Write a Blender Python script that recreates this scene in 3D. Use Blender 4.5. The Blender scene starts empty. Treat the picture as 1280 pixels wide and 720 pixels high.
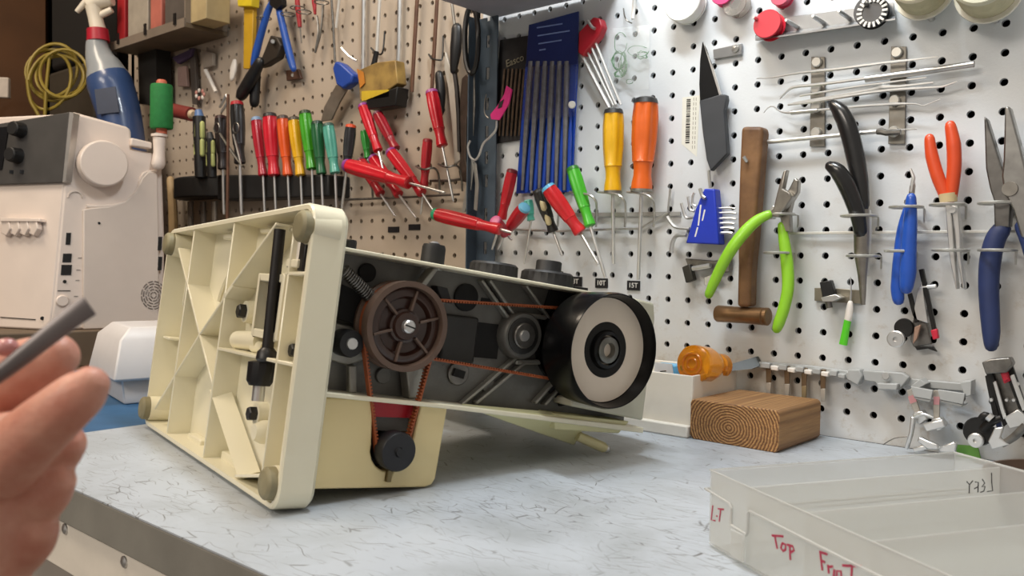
import bpy, bmesh, math, random
from mathutils import Vector as V, Matrix
random.seed(7)
SC = bpy.context.scene
COL = SC.collection
# ---------------------------------------------------------------- camera
F = 1077.67
CP = V((0.5061, -0.8492, 0.1711))
RX = V((0.7536, 0.6571, 0.0154)); DN = V((0.0339, -0.0155, -0.9993)); FW = V((-0.6565, 0.7536, -0.0339))
cd = bpy.data.cameras.new('camera'); cam = bpy.data.objects.new('camera', cd); COL.objects.link(cam)
cd.sensor_width = 36.0; cd.lens = 36.0 * F / 1280.0; cd.clip_start = 0.01
cam.matrix_world = Matrix(((RX.x, -DN.x, -FW.x, CP.x), (RX.y, -DN.y, -FW.y, CP.y), (RX.z, -DN.z, -FW.z, CP.z), (0, 0, 0, 1)))
SC.camera = cam
cd.dof.use_dof = True; cd.dof.focus_distance = 0.80; cd.dof.aperture_fstop = 16.0
# ---------------------------------------------------------------- world, lamps, exposure
wd = bpy.data.worlds.new('room_light'); SC.world = wd; wd.use_nodes = True
wd.node_tree.nodes['Background'].inputs[0].default_value = (1.0, 0.90, 0.80, 1)
wd.node_tree.nodes['Background'].inputs[1].default_value = 0.38
def area(name, loc, target, sx, sy, power, color):
    l = bpy.data.lights.new(name, 'AREA'); l.shape = 'RECTANGLE'; l.size = sx; l.size_y = sy; l.energy = power; l.color = color
    o = bpy.data.objects.new(name, l); COL.objects.link(o); o.location = loc
    o.rotation_euler = (V(target) - V(loc)).to_track_quat('-Z', 'Y').to_euler()
    return o
area('bench_lamp', (0.10, -0.36, 0.98), (0.18, -0.10, 0.20), 0.34, 0.07, 7.2, (0.92, 0.97, 1.0))
area('ceiling_lamp_warm', (-0.95, -1.05, 1.75), (-0.75, -0.25, 0.1), 0.9, 0.3, 20.0, (1.0, 0.84, 0.66))
area('added_right_fill', (0.75, -1.0, 1.9), (0.2, -0.2, 0.1), 1.0, 0.3, 5.0, (1.0, 0.93, 0.85))  # unseen fill added overhead at the right to lift camera-side faces
area('added_front_fill', (-0.25, -2.5, 1.5), (0.0, -0.5, 0.05), 1.2, 0.5, 24.0, (1.0, 0.90, 0.78))  # unseen fill added behind the camera to brighten hand, apron and base
vs = SC.view_settings; vs.view_transform = 'Standard'; vs.look = 'None'; vs.gamma = 1.0; vs.exposure = 0.0
vs.use_curve_mapping = False
# ---------------------------------------------------------------- measuring helpers (wall is y=0, bench top is z=0)
def ray(px, py): return RX * ((px - 640) / F) + DN * ((py - 360) / F) + FW
def at(px, py, off=0.0):
    d = ray(px, py); return CP + d * ((-off - CP.y) / d.y)
def tb(px, py, z=0.0):
    d = ray(px, py); return CP + d * ((z - CP.z) / d.z)
def dp(px, py, dist): return CP + ray(px, py) * dist
def onp(px, py, P0, n):
    d = ray(px, py); return CP + d * ((P0 - CP).dot(n) / d.dot(n))
def sc(px, py, off=0.0): return (at(px, py, off) - CP).dot(FW) / F
# ---------------------------------------------------------------- materials
def lin(h):
    h = h.lstrip('#'); c = [int(h[i:i + 2], 16) / 255 for i in (0, 2, 4)]
    return [x / 12.92 if x <= .04045 else ((x + .055) / 1.055) ** 2.4 for x in c] + [1]
MATS = {}
def mat(name, hexc, rough=.5, metal=0., var=.08, vs_=60., bump=0., bs=300., hex2=None, coat=0., trans=0., alpha=1., sss=0.):
    if name in MATS: return MATS[name]
    m = bpy.data.materials.new(name); m.use_nodes = True; nt = m.node_tree; b = nt.nodes['Principled BSDF']
    tc = nt.nodes.new('ShaderNodeTexCoord')
    nz = nt.nodes.new('ShaderNodeTexNoise'); nz.inputs['Scale'].default_value = vs_; nz.inputs['Detail'].default_value = 5
    nt.links.new(tc.outputs['Object'], nz.inputs['Vector'])
    mx = nt.nodes.new('ShaderNodeMix'); mx.data_type = 'RGBA'
    c = lin(hexc); c2 = lin(hex2) if hex2 else [x * (1 - 2 * var) for x in c[:3]] + [1]
    mx.inputs['A'].default_value = c; mx.inputs['B'].default_value = c2
    rp = nt.nodes.new('ShaderNodeValToRGB'); rp.color_ramp.elements[0].position = .35; rp.color_ramp.elements[1].position = .72
    nt.links.new(nz.outputs['Fac'], rp.inputs['Fac']); nt.links.new(rp.outputs['Color'], mx.inputs['Factor'])
    nt.links.new(mx.outputs['Result'], b.inputs['Base Color'])
    b.inputs['Roughness'].default_value = rough; b.inputs['Metallic'].default_value = metal
    b.inputs['Coat Weight'].default_value = coat; b.inputs['Transmission Weight'].default_value = trans; b.inputs['Alpha'].default_value = alpha
    if sss:
        b.inputs['Subsurface Weight'].default_value = sss; b.inputs['Subsurface Radius'].default_value = (.006, .002, .001)
    if bump:
        n2 = nt.nodes.new('ShaderNodeTexNoise'); n2.inputs['Scale'].default_value = bs; n2.inputs['Detail'].default_value = 3
        nt.links.new(tc.outputs['Object'], n2.inputs['Vector'])
        bp = nt.nodes.new('ShaderNodeBump'); bp.inputs['Strength'].default_value = bump; bp.inputs['Distance'].default_value = .001
        nt.links.new(n2.outputs['Fac'], bp.inputs['Height']); nt.links.new(bp.outputs['Normal'], b.inputs['Normal'])
    MATS[name] = m; return m
def steel(): return mat('polished_steel', '#dcdcda', .30, .85, .05, 90)
def dsteel(): return mat('dark_steel', '#85827d', .38, .9, .2, 120)
def zinc(): return mat('zinc_wire', '#c9c8c2', .36, .8, .1, 90)
def blackp(): return mat('black_plastic', '#161618', .42, 0, .2, 80)
def whitep(): return mat('white_plastic', '#e2dcd4', .42, 0, .03, 40)
# ---------------------------------------------------------------- mesh builder
def catmull(P, k):
    if k < 2 or len(P) < 3: return list(P)
    out = []; n = len(P)
    for i in range(n - 1):
        a, b, c, d = P[max(i - 1, 0)], P[i], P[i + 1], P[min(i + 2, n - 1)]
        for j in range(k):
            t = j / k
            out.append(.5 * ((2 * b) + (c - a) * t + (2 * a - 5 * b + 4 * c - d) * t * t + (3 * b - a - 3 * c + d) * t ** 3))
    out.append(P[-1]); return out
class MB:
    def __init__(s): s.v = []; s.f = []
    def add(s, vs_, fs):
        o = len(s.v); s.v += [V(p) for p in vs_]; s.f += [tuple(i + o for i in f) for f in fs]; return s
    def box(s, c, hx, hy, hz):
        c, hx, hy, hz = V(c), V(hx), V(hy), V(hz)
        p = [c + hx * a + hy * b + hz * d for a in (-1, 1) for b in (-1, 1) for d in (-1, 1)]
        return s.add(p, [(0, 1, 3, 2), (4, 6, 7, 5), (0, 4, 5, 1), (2, 3, 7, 6), (0, 2, 6, 4), (1, 5, 7, 3)])
    def abox(s, lo, hi):
        lo, hi = V(lo), V(hi); h = (hi - lo) / 2
        return s.box((lo + hi) / 2, (h.x, 0, 0), (0, h.y, 0), (0, 0, h.z))
    def prism(s, P, vec):
        n = len(P); vec = V(vec); P = [V(p) for p in P]
        return s.add(P + [p + vec for p in P], [tuple(range(n)), tuple(range(2 * n - 1, n - 1, -1))] + [(i, (i + 1) % n, n + (i + 1) % n, n + i) for i in range(n)])
    def loft(s, rings, caps=True, closed=False):
        n = len(rings[0]); m = len(rings); fs = []
        for j in range(m if closed else m - 1):
            for i in range(n):
                a = j * n + i; b = j * n + (i + 1) % n; c = ((j + 1) % m) * n + (i + 1) % n; d = ((j + 1) % m) * n + i
                fs.append((a, b, c, d))
        if caps and not closed: fs += [tuple(range(n)), tuple(range((m - 1) * n, m * n))]
        return s.add([p for r in rings for p in r], fs)
    def lathe(s, p0, p1, prof, n=16, flute=0., nf=6, absd=False):
        p0, p1 = V(p0), V(p1); ax = p1 - p0; L = ax.length; a = ax / L
        u = a.orthogonal().normalized(); w = a.cross(u)
        rings = []
        for q in prof:
            d = q[0] if absd else q[0] * L; fl = flute if len(q) > 2 else 0
            r_ = max(q[1], 1e-5)
            rings.append([p0 + a * d + (u * math.cos(t) + w * math.sin(t)) * r_ * (1 - fl * (.5 + .5 * math.cos(nf * t))) for t in (2 * math.pi * i / n for i in range(n))])
        return s.loft(rings)
    def cyl(s, p0, p1, r, r1=None, n=12): return s.lathe(p0, p1, [(0, r), (1, r if r1 is None else r1)], n)
    def tube(s, P, r, n=8, k=1, nrm=None, ry=None, closed=False, round_=False):
        P = [V(p) for p in P]; R = list(r) if hasattr(r, '__len__') else [r] * len(P)
        RY = (list(ry) if hasattr(ry, '__len__') else [ry] * len(P)) if ry is not None else None
        if closed: k = 1
        if k > 1 and len(P) > 2:
            m = len(P) - 1
            def il(A): return [A[min(int(i / k), m - 1)] * (1 - (i / k - min(int(i / k), m - 1))) + A[min(int(i / k), m - 1) + 1] * (i / k - min(int(i / k), m - 1)) for i in range(m * k + 1)]
            R = il(R); RY = il(RY) if RY else None; P = catmull(P, k)
        if round_:
            e0 = (P[0] - P[1]).normalized(); e1 = (P[-1] - P[-2]).normalized(); ra, rb = R[0], R[-1]
            P = [P[0] + e0 * ra * .9, P[0] + e0 * ra * .6] + P + [P[-1] + e1 * rb * .6, P[-1] + e1 * rb * .9]
            R = [ra * .35, ra * .78] + R + [rb * .78, rb * .35]
            if RY: RY = [RY[0] * .35, RY[0] * .78] + RY + [RY[-1] * .78, RY[-1] * .35]
        m = len(P); rings = []; u = None
        for i in range(m):
            if closed: t = (P[(i + 1) % m] - P[i - 1])
            else: t = P[min(i + 1, m - 1)] - P[max(i - 1, 0)]
            if t.length < 1e-9: t = V((0, 0, 1))
            t.normalize()
            if nrm is not None: w = (V(nrm) - t * V(nrm).dot(t)).normalized(); u = t.cross(w)
            else:
                u = t.orthogonal() if u is None else u - t * u.dot(t)
                u.normalize(); w = t.cross(u)
            rr = R[i]; r2 = RY[i] if RY else rr
            rings.append([P[i] + u * rr * math.cos(a) + w * r2 * math.sin(a) for a in (2 * math.pi * (q + .5) / n for q in range(n))])
        return s.loft(rings, True, closed)
    def ring(s, c, ax, R, r, n=24, m=6, sy=1.):
        ax = V(ax).normalized(); u = ax.orthogonal().normalized(); w = ax.cross(u)
        return s.tube([V(c) + u * R * math.cos(2 * math.pi * i / n) + w * R * sy * math.sin(2 * math.pi * i / n) for i in range(n)], r, m, closed=True)
    def ball(s, c, r, n=12, ax=(0, 0, 1), sq=1.):
        a = V(ax).normalized(); k = n // 2
        return s.lathe(V(c) - a * r * sq, V(c) + a * r * sq, [(.5 - .5 * math.cos(math.pi * i / k), r * math.sin(math.pi * i / k)) for i in range(k + 1)], n)
WL = {}
def wl(o):
    return WL.get(o.name, V((0, 0, 0)))
def obj(name, mb, m, parent=None, ang=38, bevel=0., seg=2, local=False):
    me = bpy.data.meshes.new(name)
    if parent is not None: org = wl(parent)
    else:
        xs = [p.x for p in mb.v]; ys = [p.y for p in mb.v]; zs = [p.z for p in mb.v]
        org = V(((min(xs) + max(xs)) / 2, (min(ys) + max(ys)) / 2, min(zs)))
    me.from_pydata([tuple(p - org) for p in mb.v], [], mb.f)
    bm = bmesh.new(); bm.from_mesh(me); bmesh.ops.remove_doubles(bm, verts=bm.verts, dist=1e-7); bmesh.ops.recalc_face_normals(bm, faces=bm.faces); bm.to_mesh(me); bm.free()
    me.polygons.foreach_set('use_smooth', [True] * len(me.polygons))
    me.set_sharp_from_angle(angle=math.radians(ang))
    me.materials.append(m)
    o = bpy.data.objects.new(name, me); COL.objects.link(o)
    if parent is not None: o.parent = parent
    else: o.location = org
    WL[o.name] = org
    if bevel:
        b = o.modifiers.new('bevel', 'BEVEL'); b.width = bevel; b.segments = seg; b.limit_method = 'ANGLE'; b.angle_limit = math.radians(40)
    return o
def tag(o, label=None, cat=None, group=None, kind=None):
    if label: o['label'] = label
    if cat: o['category'] = cat
    if group: o['group'] = group
    if kind: o['kind'] = kind
    return o
def thing(name, label, cat, loc, group=None):
    o = bpy.data.objects.new(name, None); COL.objects.link(o); o.empty_display_size = .02
    o.location = V(loc); WL[o.name] = V(loc); return tag(o, label, cat, group)
def struct(name, mb, m, parent=None, **k): return tag(obj(name, mb, m, parent, **k), kind='structure') if parent is None else obj(name, mb, m, parent, **k)
def text(s, org, xd, yd, size, m, parent, name='lettering', th=.0003):
    cu = bpy.data.curves.new('t', 'FONT'); cu.body = s; cu.size = size; cu.extrude = th; cu.align_x = 'CENTER'; cu.align_y = 'CENTER'
    to = bpy.data.objects.new('t', cu); COL.objects.link(to)
    dg = bpy.context.evaluated_depsgraph_get(); me = bpy.data.meshes.new_from_object(to.evaluated_get(dg))
    bpy.data.objects.remove(to)
    xd = V(xd).normalized(); yd = V(yd).normalized(); zd = xd.cross(yd); p = wl(parent)
    for v in me.vertices: c = v.co.copy(); v.co = V(org) + xd * c.x + yd * c.y + zd * c.z - p
    me.materials.clear(); me.materials.append(m)
    o = bpy.data.objects.new(name, me); COL.objects.link(o); o.parent = parent; return o
OUT = V((0, -1, 0)); UP = V((0, 0, 1)); RT = V((1, 0, 0))
# wall-tool helpers: paths and outlines measured on a plane standing `off` in front of the pegboard
def wt(P, off, rpx, k=4, n=8, ryf=1., round_=False, mb=None):
    mb = mb or MB(); offs = off if hasattr(off, '__len__') else [off] * len(P)
    rp = rpx if hasattr(rpx, '__len__') else [rpx] * len(P)
    pts = [at(p[0], p[1], o) for p, o in zip(P, offs)]; R = [q * sc(p[0], p[1], o) for q, p, o in zip(rp, P, offs)]
    return mb.tube(pts, R, n, k, nrm=OUT, ry=[x * ryf for x in R], round_=round_)
def wplate(P, off, th, mb=None):
    mb = mb or MB(); return mb.prism([at(p[0], p[1], off + th) for p in P], (0, th, 0))
# ================================================================ SETTING
PITCH = .0254
def pegboard(name, c0, c1, r0, r1, du, zr, x_lo, x_hi, z_lo, z_hi, m, parent):
    mb = MB(); N = 12; h = PITCH / 2; R = .0035; TH = .005
    sq = []
    for i in range(N):
        a = 2 * math.pi * i / N + math.pi / 12; c, s_ = math.cos(a), math.sin(a); k = h / max(abs(c), abs(s_)); sq.append((c * k, s_ * k))
    # square corners need to be hit exactly: 12 spokes at 15,45,75...
    for ci in range(c0, c1 + 1):
        for ri in range(r0, r1 + 1):
            u = ci * PITCH + du; z = zr - ri * PITCH
            a_ = [2 * math.pi * i / N + math.pi / 12 for i in range(N)]
            o = [V((u + sq[i][0], 0, z + sq[i][1])) for i in range(N)]
            q = [V((u + R * math.cos(t), 0, z + R * math.sin(t))) for t in a_]
            b = [p + V((0, TH, 0)) for p in q]
            fs = []
            for i in range(N):
                j = (i + 1) % N
                fs += [(i, j, N + j, N + i), (N + i, N + j, 2 * N + j, 2 * N + i)]
            mb.add(o + q + b, fs)
    xl = c0 * PITCH + du - h; xh = c1 * PITCH + du + h; zh = zr - r0 * PITCH + h; zl = zr - r1 * PITCH - h
    for (a, b_, c, d) in ((x_lo, xl, z_lo, z_hi), (xh, x_hi, z_lo, z_hi), (xl, xh, z_lo, zl), (xl, xh, zh, z_hi)):
        if b_ - a > 1e-4 and d - c > 1e-4: mb.add([(a, 0, c), (b_, 0, c), (b_, 0, d), (a, 0, d)], [(0, 1, 2, 3)])
    return obj(name, mb, m, parent, ang=30)
def board_mat(name, hexc, hex2, hexs):
    m = mat(name, hexc, .38, 0, .05, 7, .12, 500, hex2); nt = m.node_tree; b = nt.nodes['Principled BSDF']
    tc = nt.nodes['Texture Coordinate']; src = b.inputs['Base Color'].links[0].from_socket
    n2 = nt.nodes.new('ShaderNodeTexNoise'); n2.inputs['Scale'].default_value = 55; n2.inputs['Detail'].default_value = 8; n2.inputs['Roughness'].default_value = .75
    nt.links.new(tc.outputs['Object'], n2.inputs['Vector'])
    r = nt.nodes.new('ShaderNodeValToRGB'); r.color_ramp.elements[0].position = .56; r.color_ramp.elements[1].position = .74
    nt.links.new(n2.outputs['Fac'], r.inputs['Fac'])
    # grime specks, and a broad warm tint, grow towards the bench
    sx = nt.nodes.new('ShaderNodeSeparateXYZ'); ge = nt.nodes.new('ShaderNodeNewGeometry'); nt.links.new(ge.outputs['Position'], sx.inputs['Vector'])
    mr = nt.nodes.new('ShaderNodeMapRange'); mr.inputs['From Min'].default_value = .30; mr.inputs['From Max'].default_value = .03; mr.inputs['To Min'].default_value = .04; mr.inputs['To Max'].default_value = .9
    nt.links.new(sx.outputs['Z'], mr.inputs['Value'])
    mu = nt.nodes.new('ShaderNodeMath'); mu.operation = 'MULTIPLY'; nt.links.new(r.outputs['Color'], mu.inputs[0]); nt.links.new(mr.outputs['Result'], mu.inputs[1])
    film = nt.nodes.new('ShaderNodeTexNoise'); film.inputs['Scale'].default_value = 9; film.inputs['Detail'].default_value = 6; nt.links.new(tc.outputs['Object'], film.inputs['Vector'])  # blotchy mask for the warm tint
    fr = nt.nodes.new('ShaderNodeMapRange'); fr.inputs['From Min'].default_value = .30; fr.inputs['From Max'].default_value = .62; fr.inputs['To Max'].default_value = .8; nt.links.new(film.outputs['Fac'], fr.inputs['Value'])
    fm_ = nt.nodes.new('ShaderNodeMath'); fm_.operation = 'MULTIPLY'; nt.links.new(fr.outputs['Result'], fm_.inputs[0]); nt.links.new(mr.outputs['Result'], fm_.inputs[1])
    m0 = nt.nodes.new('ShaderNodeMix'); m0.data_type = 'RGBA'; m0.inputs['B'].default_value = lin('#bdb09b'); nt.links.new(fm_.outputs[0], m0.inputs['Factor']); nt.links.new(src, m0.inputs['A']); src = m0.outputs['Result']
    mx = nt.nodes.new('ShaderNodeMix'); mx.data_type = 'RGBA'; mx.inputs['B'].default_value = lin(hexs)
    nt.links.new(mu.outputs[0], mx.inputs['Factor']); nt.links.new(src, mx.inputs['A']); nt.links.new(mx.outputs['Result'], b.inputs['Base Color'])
    return m
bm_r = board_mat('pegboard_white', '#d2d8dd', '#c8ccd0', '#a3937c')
bm_l = board_mat('pegboard_dim_warm', '#b8aa9a', '#ac9d8c', '#9a8874')  # darker board copy with the left side's dim warm light painted in
wb = struct('wall_back', MB().abox((-1.86, .022, -.75), (1.3, .06, 2.1)), mat('wall_dark', '#2a2623', .9))
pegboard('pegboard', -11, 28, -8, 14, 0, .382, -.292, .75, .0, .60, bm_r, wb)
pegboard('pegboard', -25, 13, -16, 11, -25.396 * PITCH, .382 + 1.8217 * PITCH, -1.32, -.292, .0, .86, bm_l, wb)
wl_ = struct('wall_left', MB().abox((-1.86, -3.2, -.75), (-1.80, .06, 2.1)), mat('wall_brown', '#5a3d24', .8, 0, .2, 5))
struct('floor', MB().abox((-1.86, -3.2, -.80), (1.3, .06, -.75)), mat('floor_grey', '#6d6a66', .7, 0, .15, 10))
struct('ceiling', MB().abox((-1.86, -3.2, 2.1), (1.3, .06, 2.16)), mat('ceiling_white', '#d8d2c8', .9))
# ---------------------------------------------------------------- bench with scratched laminate top
def bench_mat():
    m = bpy.data.materials.new('scratched_laminate'); m.use_nodes = True; nt = m.node_tree; b = nt.nodes['Principled BSDF']; L = nt.links.new
    tc = nt.nodes.new('ShaderNodeTexCoord'); N = nt.nodes.new
    def noise(vec, scale, det=4, dist=0., rough=.5):
        n = N('ShaderNodeTexNoise'); n.inputs['Scale'].default_value = scale; n.inputs['Detail'].default_value = det; n.inputs['Distortion'].default_value = dist; n.inputs['Roughness'].default_value = rough
        L(vec, n.inputs['Vector']); return n
    def ramp(s, a, b_):
        r = N('ShaderNodeMapRange'); r.inputs['From Min'].default_value = a; r.inputs['From Max'].default_value = b_; L(s, r.inputs['Value']); return r.outputs['Result']
    def math_(op, a, b_):
        q = N('ShaderNodeMath'); q.operation = op
        for i, x in enumerate((a, b_)):
            if isinstance(x, (int, float)): q.inputs[i].default_value = x
            else: L(x, q.inputs[i])
        return q.outputs[0]
    tot = None
    for i, (rot, sc_, wscale, wamp, thr, dens, lo, str_) in enumerate(((.35, (16, 60, 1), 7, .10, .013, 8.0, .50, 1.), (-.5, (14, 70, 1), 9, .08, .011, 6.0, .52, .9), (1.3, (18, 52, 1), 6, .14, .012, 9.0, .54, .9), (.05, (22, 110, 1), 11, .05, .032, 5.0, .50, .8), (.8, (30, 120, 1), 8, .06, .034, 7.0, .53, .8), (-1.0, (11, 30, 1), 5, .2, .010, 10.0, .55, 1.))):
        warp = noise(tc.outputs['Object'], wscale, 3)
        va = N('ShaderNodeVectorMath'); va.operation = 'MULTIPLY_ADD'; L(warp.outputs['Color'], va.inputs[0]); va.inputs[1].default_value = (wamp, wamp, 0); L(tc.outputs['Object'], va.inputs[2])
        mp_ = N('ShaderNodeMapping'); mp_.inputs['Rotation'].default_value = (0, 0, rot); mp_.inputs['Location'].default_value = (i * .37, i * .51, 0); mp_.inputs['Scale'].default_value = sc_; L(va.outputs[0], mp_.inputs['Vector'])
        vo = N('ShaderNodeTexVoronoi'); vo.voronoi_dimensions = '2D'; vo.feature = 'DISTANCE_TO_EDGE'; vo.inputs['Scale'].default_value = 1.0; L(mp_.outputs[0], vo.inputs['Vector'])
        line = ramp(vo.outputs['Distance'], thr * 1.3, thr * .4)
        mk = noise(tc.outputs['Object'], 42 + 9 * i, 2, 0., .4); mr2 = noise(tc.outputs['Object'], dens, 3)
        mask = math_('MULTIPLY', ramp(mk.outputs['Fac'], .50, .60), ramp(mr2.outputs['Fac'], lo - .10, lo + .06))
        l2 = math_('MULTIPLY', math_('MULTIPLY', line, mask), str_); tot = l2 if tot is None else math_('MAXIMUM', tot, l2)
    pat = noise(tc.outputs['Object'], 9, 6, .4, .6)
    mx = N('ShaderNodeMix'); mx.data_type = 'RGBA'; mx.inputs['A'].default_value = lin('#b4bbc3'); mx.inputs['B'].default_value = lin('#a0a6ab'); L(ramp(pat.outputs['Fac'], .42, .66), mx.inputs['Factor'])
    sp = noise(tc.outputs['Object'], 220, 2); spk = ramp(sp.outputs['Fac'], .74, .78)
    t2 = math_('MINIMUM', math_('ADD', math_('MULTIPLY', tot, .85), math_('MULTIPLY', spk, .5)), 1.0)
    m2 = N('ShaderNodeMix'); m2.data_type = 'RGBA'; L(t2, m2.inputs['Factor']); L(mx.outputs['Result'], m2.inputs['A']); m2.inputs['B'].default_value = lin('#5d5a58')
    L(m2.outputs['Result'], b.inputs['Base Color']); b.inputs['Roughness'].default_value = .42
    bp = N('ShaderNodeBump'); bp.inputs['Strength'].default_value = .15; bp.inputs['Distance'].default_value = .0006; bp.invert = True; L(tot, bp.inputs['Height']); L(bp.outputs['Normal'], b.inputs['Normal'])
    return m
bench = thing('workbench', 'grey workbench with a scratched laminate top under the opened cream sewing machine', 'workbench', (.2, -.3, -.75))
obj('worktop', MB().abox((-.332, -.590, -.0012), (1.0, -.002, 0)), bench_mat(), bench)
obj('worktop_edge', MB().abox((-.332, -.590, -.029), (1.0, -.002, -.0013)), mat('edge_grey', '#8f8d86', .5, 0, .15, 14, .1), bench, bevel=.001)
apron = obj('apron', MB().abox((-.9, -.586, -.068), (1.0, -.566, -.0305)), mat('apron_white', '#efe8dc', .5, 0, .06, 20, .15, 150), bench, bevel=.001)
obj('front_panel', MB().abox((-.9, -.578, -.75), (1.0, -.560, -.0685)), mat('panel_grey', '#a39b93', .6, 0, .1, 12), bench)
for (px, py) in ((82, 661), (156, 702)):
    P = onp(px, py, V((0, -.586, 0)), V((0, 1, 0))); s_ = MB().lathe(P, P + V((0, -.0022, 0)), [(0, .0042), (.5, .0040), (.95, .0022), (1, .0005)], 16)
    so = obj('screw', s_, steel(), apron); obj('screw_slot', MB().box(P + V((0, -.0022, 0)), (.0018, 0, .0004), (0, .0003, 0), (0, 0, .0004)), blackp(), so) if False else None
desk = thing('side_desk', 'low desk behind the left end of the grey bench carrying the blue mat', 'desk', (-1.0, -.4, -.75))
obj('desk_top', MB().abox((-1.74, -.555, -.035), (-.336, -.006, -.005)), mat('desk_dark', '#5d4a38', .6, 0, .2, 12), desk)
obj('desk_side', MB().abox((-1.73, -.55, -.75), (-1.69, -.02, -.0352)), mat('desk_dark', '#5d4a38'), desk)
obj('desk_side', MB().abox((-.40, -.55, -.75), (-.345, -.02, -.0352)), mat('desk_dark', '#5d4a38'), desk)
mt = obj('cutting_mat', MB().abox((-.80, -.553, -.0049), (-.3345, -.24, -.0021)), mat('mat_blue', '#33618a', .55, 0, .08, 40, .1), bevel=.0006)
tag(mt, 'blue cutting mat under the white accessory box, left of the grey worktop', 'mat')
# ---------------------------------------------------------------- slotted steel post and the shelf above
po = thing('steel_post', 'dark blue-grey slotted steel upright in front of the pegboard', 'post', (-.285, -.03, 0))
xa = at(598, 100, .012).x; xb = at(621, 100, .012).x
pm = mat('post_blue', '#4d5b69', .5, .2, .1, 40)
pmb = MB(); slots = []
zt_ = .487; slot_z = [at(609, y, .012).z for y in (19, 52, 92, 130, 165, 197, 226, 268, 310)]
xc = (xa + xb) / 2; sw = .0030
pmb.abox((xa, -.012, -.0), (xc - sw, -.010, zt_)); pmb.abox((xc + sw, -.012, 0), (xb, -.010, zt_))
prev = 0.0
for z in sorted(slot_z) + [9]:
    pmb.abox((xc - sw, -.012, prev), (xc + sw, -.010, min(z - .008, zt_)) if z < 9 else (xc + sw, -.010, zt_)); prev = z + .008
    if prev >= zt_: break
obj('post_face', pmb, pm, po)
obj('post_flange', MB().abox((xa - .002, -.030, 0), (xa, -.010, zt_)), pm, po)
sh = thing('steel_shelf', 'grey steel shelf on the slotted post above the hanging blue file pouch', 'shelf', (-.19, -.1, .487))
xs0 = at(622, 20).x + .002
obj('shelf_plate', MB().abox((xs0, -.34, .487), (-.075, -.004, .490)), mat('shelf_grey', '#a2a4b0', .5, .1, .1, 30), sh)
obj('shelf_lip', MB().abox((xs0, -.342, .487), (-.075, -.340, .52)), mat('shelf_grey', '#7d7d80'), sh)
obj('shelf_lip', MB().abox((xs0 - .002, -.34, .487), (xs0, -.004, .52)), mat('shelf_grey', '#7d7d80'), sh)
# ================================================================ CREAM SEWING MACHINE lying on its back (X = machine up, Y = along the base, Z = machine front)
MA = V((0.2232, 0.9664, -0.1277)); MY = V((-0.9744, 0.2250, -0.0001)); MZ = V((0.0287, 0.1244, 0.9918)); MO = V((0.0289, -0.5310, 0.0033))
sm = bpy.data.objects.new('sewing_machine', None); COL.objects.link(sm); sm.empty_display_size = .03
sm.matrix_world = Matrix(((MA.x, MY.x, MZ.x, MO.x), (MA.y, MY.y, MZ.y, MO.y), (MA.z, MY.z, MZ.z, MO.z), (0, 0, 0, 1)))
tag(sm, 'cream sewing machine on its back, side cover off, showing belts and ribbed base', 'sewing machine')
def mp(px, py, Y=None, X=None, Z=None):
    n, v = (MY, Y) if Y is not None else ((MA, X) if X is not None else (MZ, Z))
    d = ray(px, py); t = (v + (MO - CP).dot(n)) / d.dot(n); q = CP + d * t - MO
    return V((q.dot(MA), q.dot(MY), q.dot(MZ)))
cream = mat('cream_enamel', '#ebe5cb', .34, 0, .04, 12, .04, 200, coat=.25)
cream2 = mat('cream_aged', '#e3d09a', .36, 0, .06, 9, .04, 200, coat=.2)
castm = mat('cast_grey', '#75746f', .48, .45, .18, 35, .25, 260)
castl = mat('cast_light', '#a3a29a', .42, .6, .12, 40, .2, 260)
blk = blackp(); st = steel(); ds = dsteel()
# base tray ------------------------------------------------------
def rrect(L_, w0, w1, r, inset=0., n=5, x=0.):
    P = [(inset, inset), (L_ - inset, inset), (L_ - inset, w1 - inset), (inset, w0 - inset)]; r = max(r - inset, .003)
    c = [(P[0][0] + r, P[0][1] + r, 180), (P[1][0] - r, P[1][1] + r, 270), (P[2][0] - r, P[2][1] - r, 0), (P[3][0] + r, P[3][1] - r, 90)]
    out = []
    for (a, b, s0) in c:
        for i in range(n + 1):
            t = math.radians(s0 + 90 * i / n); out.append(V((x, a + r * math.cos(t), b + r * math.sin(t))))
    return out
L0, W0, W1, T0 = .358, .2050, .1935, .0262
mb = MB(); n_ = 24
r1 = rrect(L0, W0, W1, .014, .0, 5, .0012); r1b = rrect(L0, W0, W1, .014, .0012, 5, 0.); r2 = rrect(L0, W0, W1, .014, .0, 5, T0 - .003); r2b = rrect(L0, W0, W1, .014, .003, 5, T0); i0 = rrect(L0, W0, W1, .014, .0042, 5, 0.); i1 = rrect(L0, W0, W1, .014, .0055, 5, .0215)
mb.loft([i1, i0, r1b, r1, r2, r2b], caps=True)
base = obj('base_tray', mb, cream, sm)
def rib(y0, z0, y1, z1, x0=.0012, th=.0026, x1=.0222, name='rib'):
    a, b = V((0, y0, z0)), V((0, y1, z1)); d = (b - a).normalized(); nn = V((0, -d.z, d.y)) * th / 2
    m_ = MB().prism([a + nn + V((x0, 0, 0)), a - nn + V((x0, 0, 0)), b - nn + V((x0, 0, 0)), b + nn + V((x0, 0, 0))], (x1 - x0, 0, 0))
    return obj(name, m_, cream, base, bevel=.0006, seg=1)
zt = lambda y: W0 + (W1 - W0) * y / L0
rib(.277, .004, .277, zt(.277) - .004); rib(.166, .004, .166, zt(.166) - .004)
rib(.0365, .004, .0365, .158); rib(.166, .0925, .004, .0965); rib(.0415, .1565, .004, .1575)
rib(.323, .1745, .2197, .0995); rib(.2197, .0995, .168, .0630)
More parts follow.
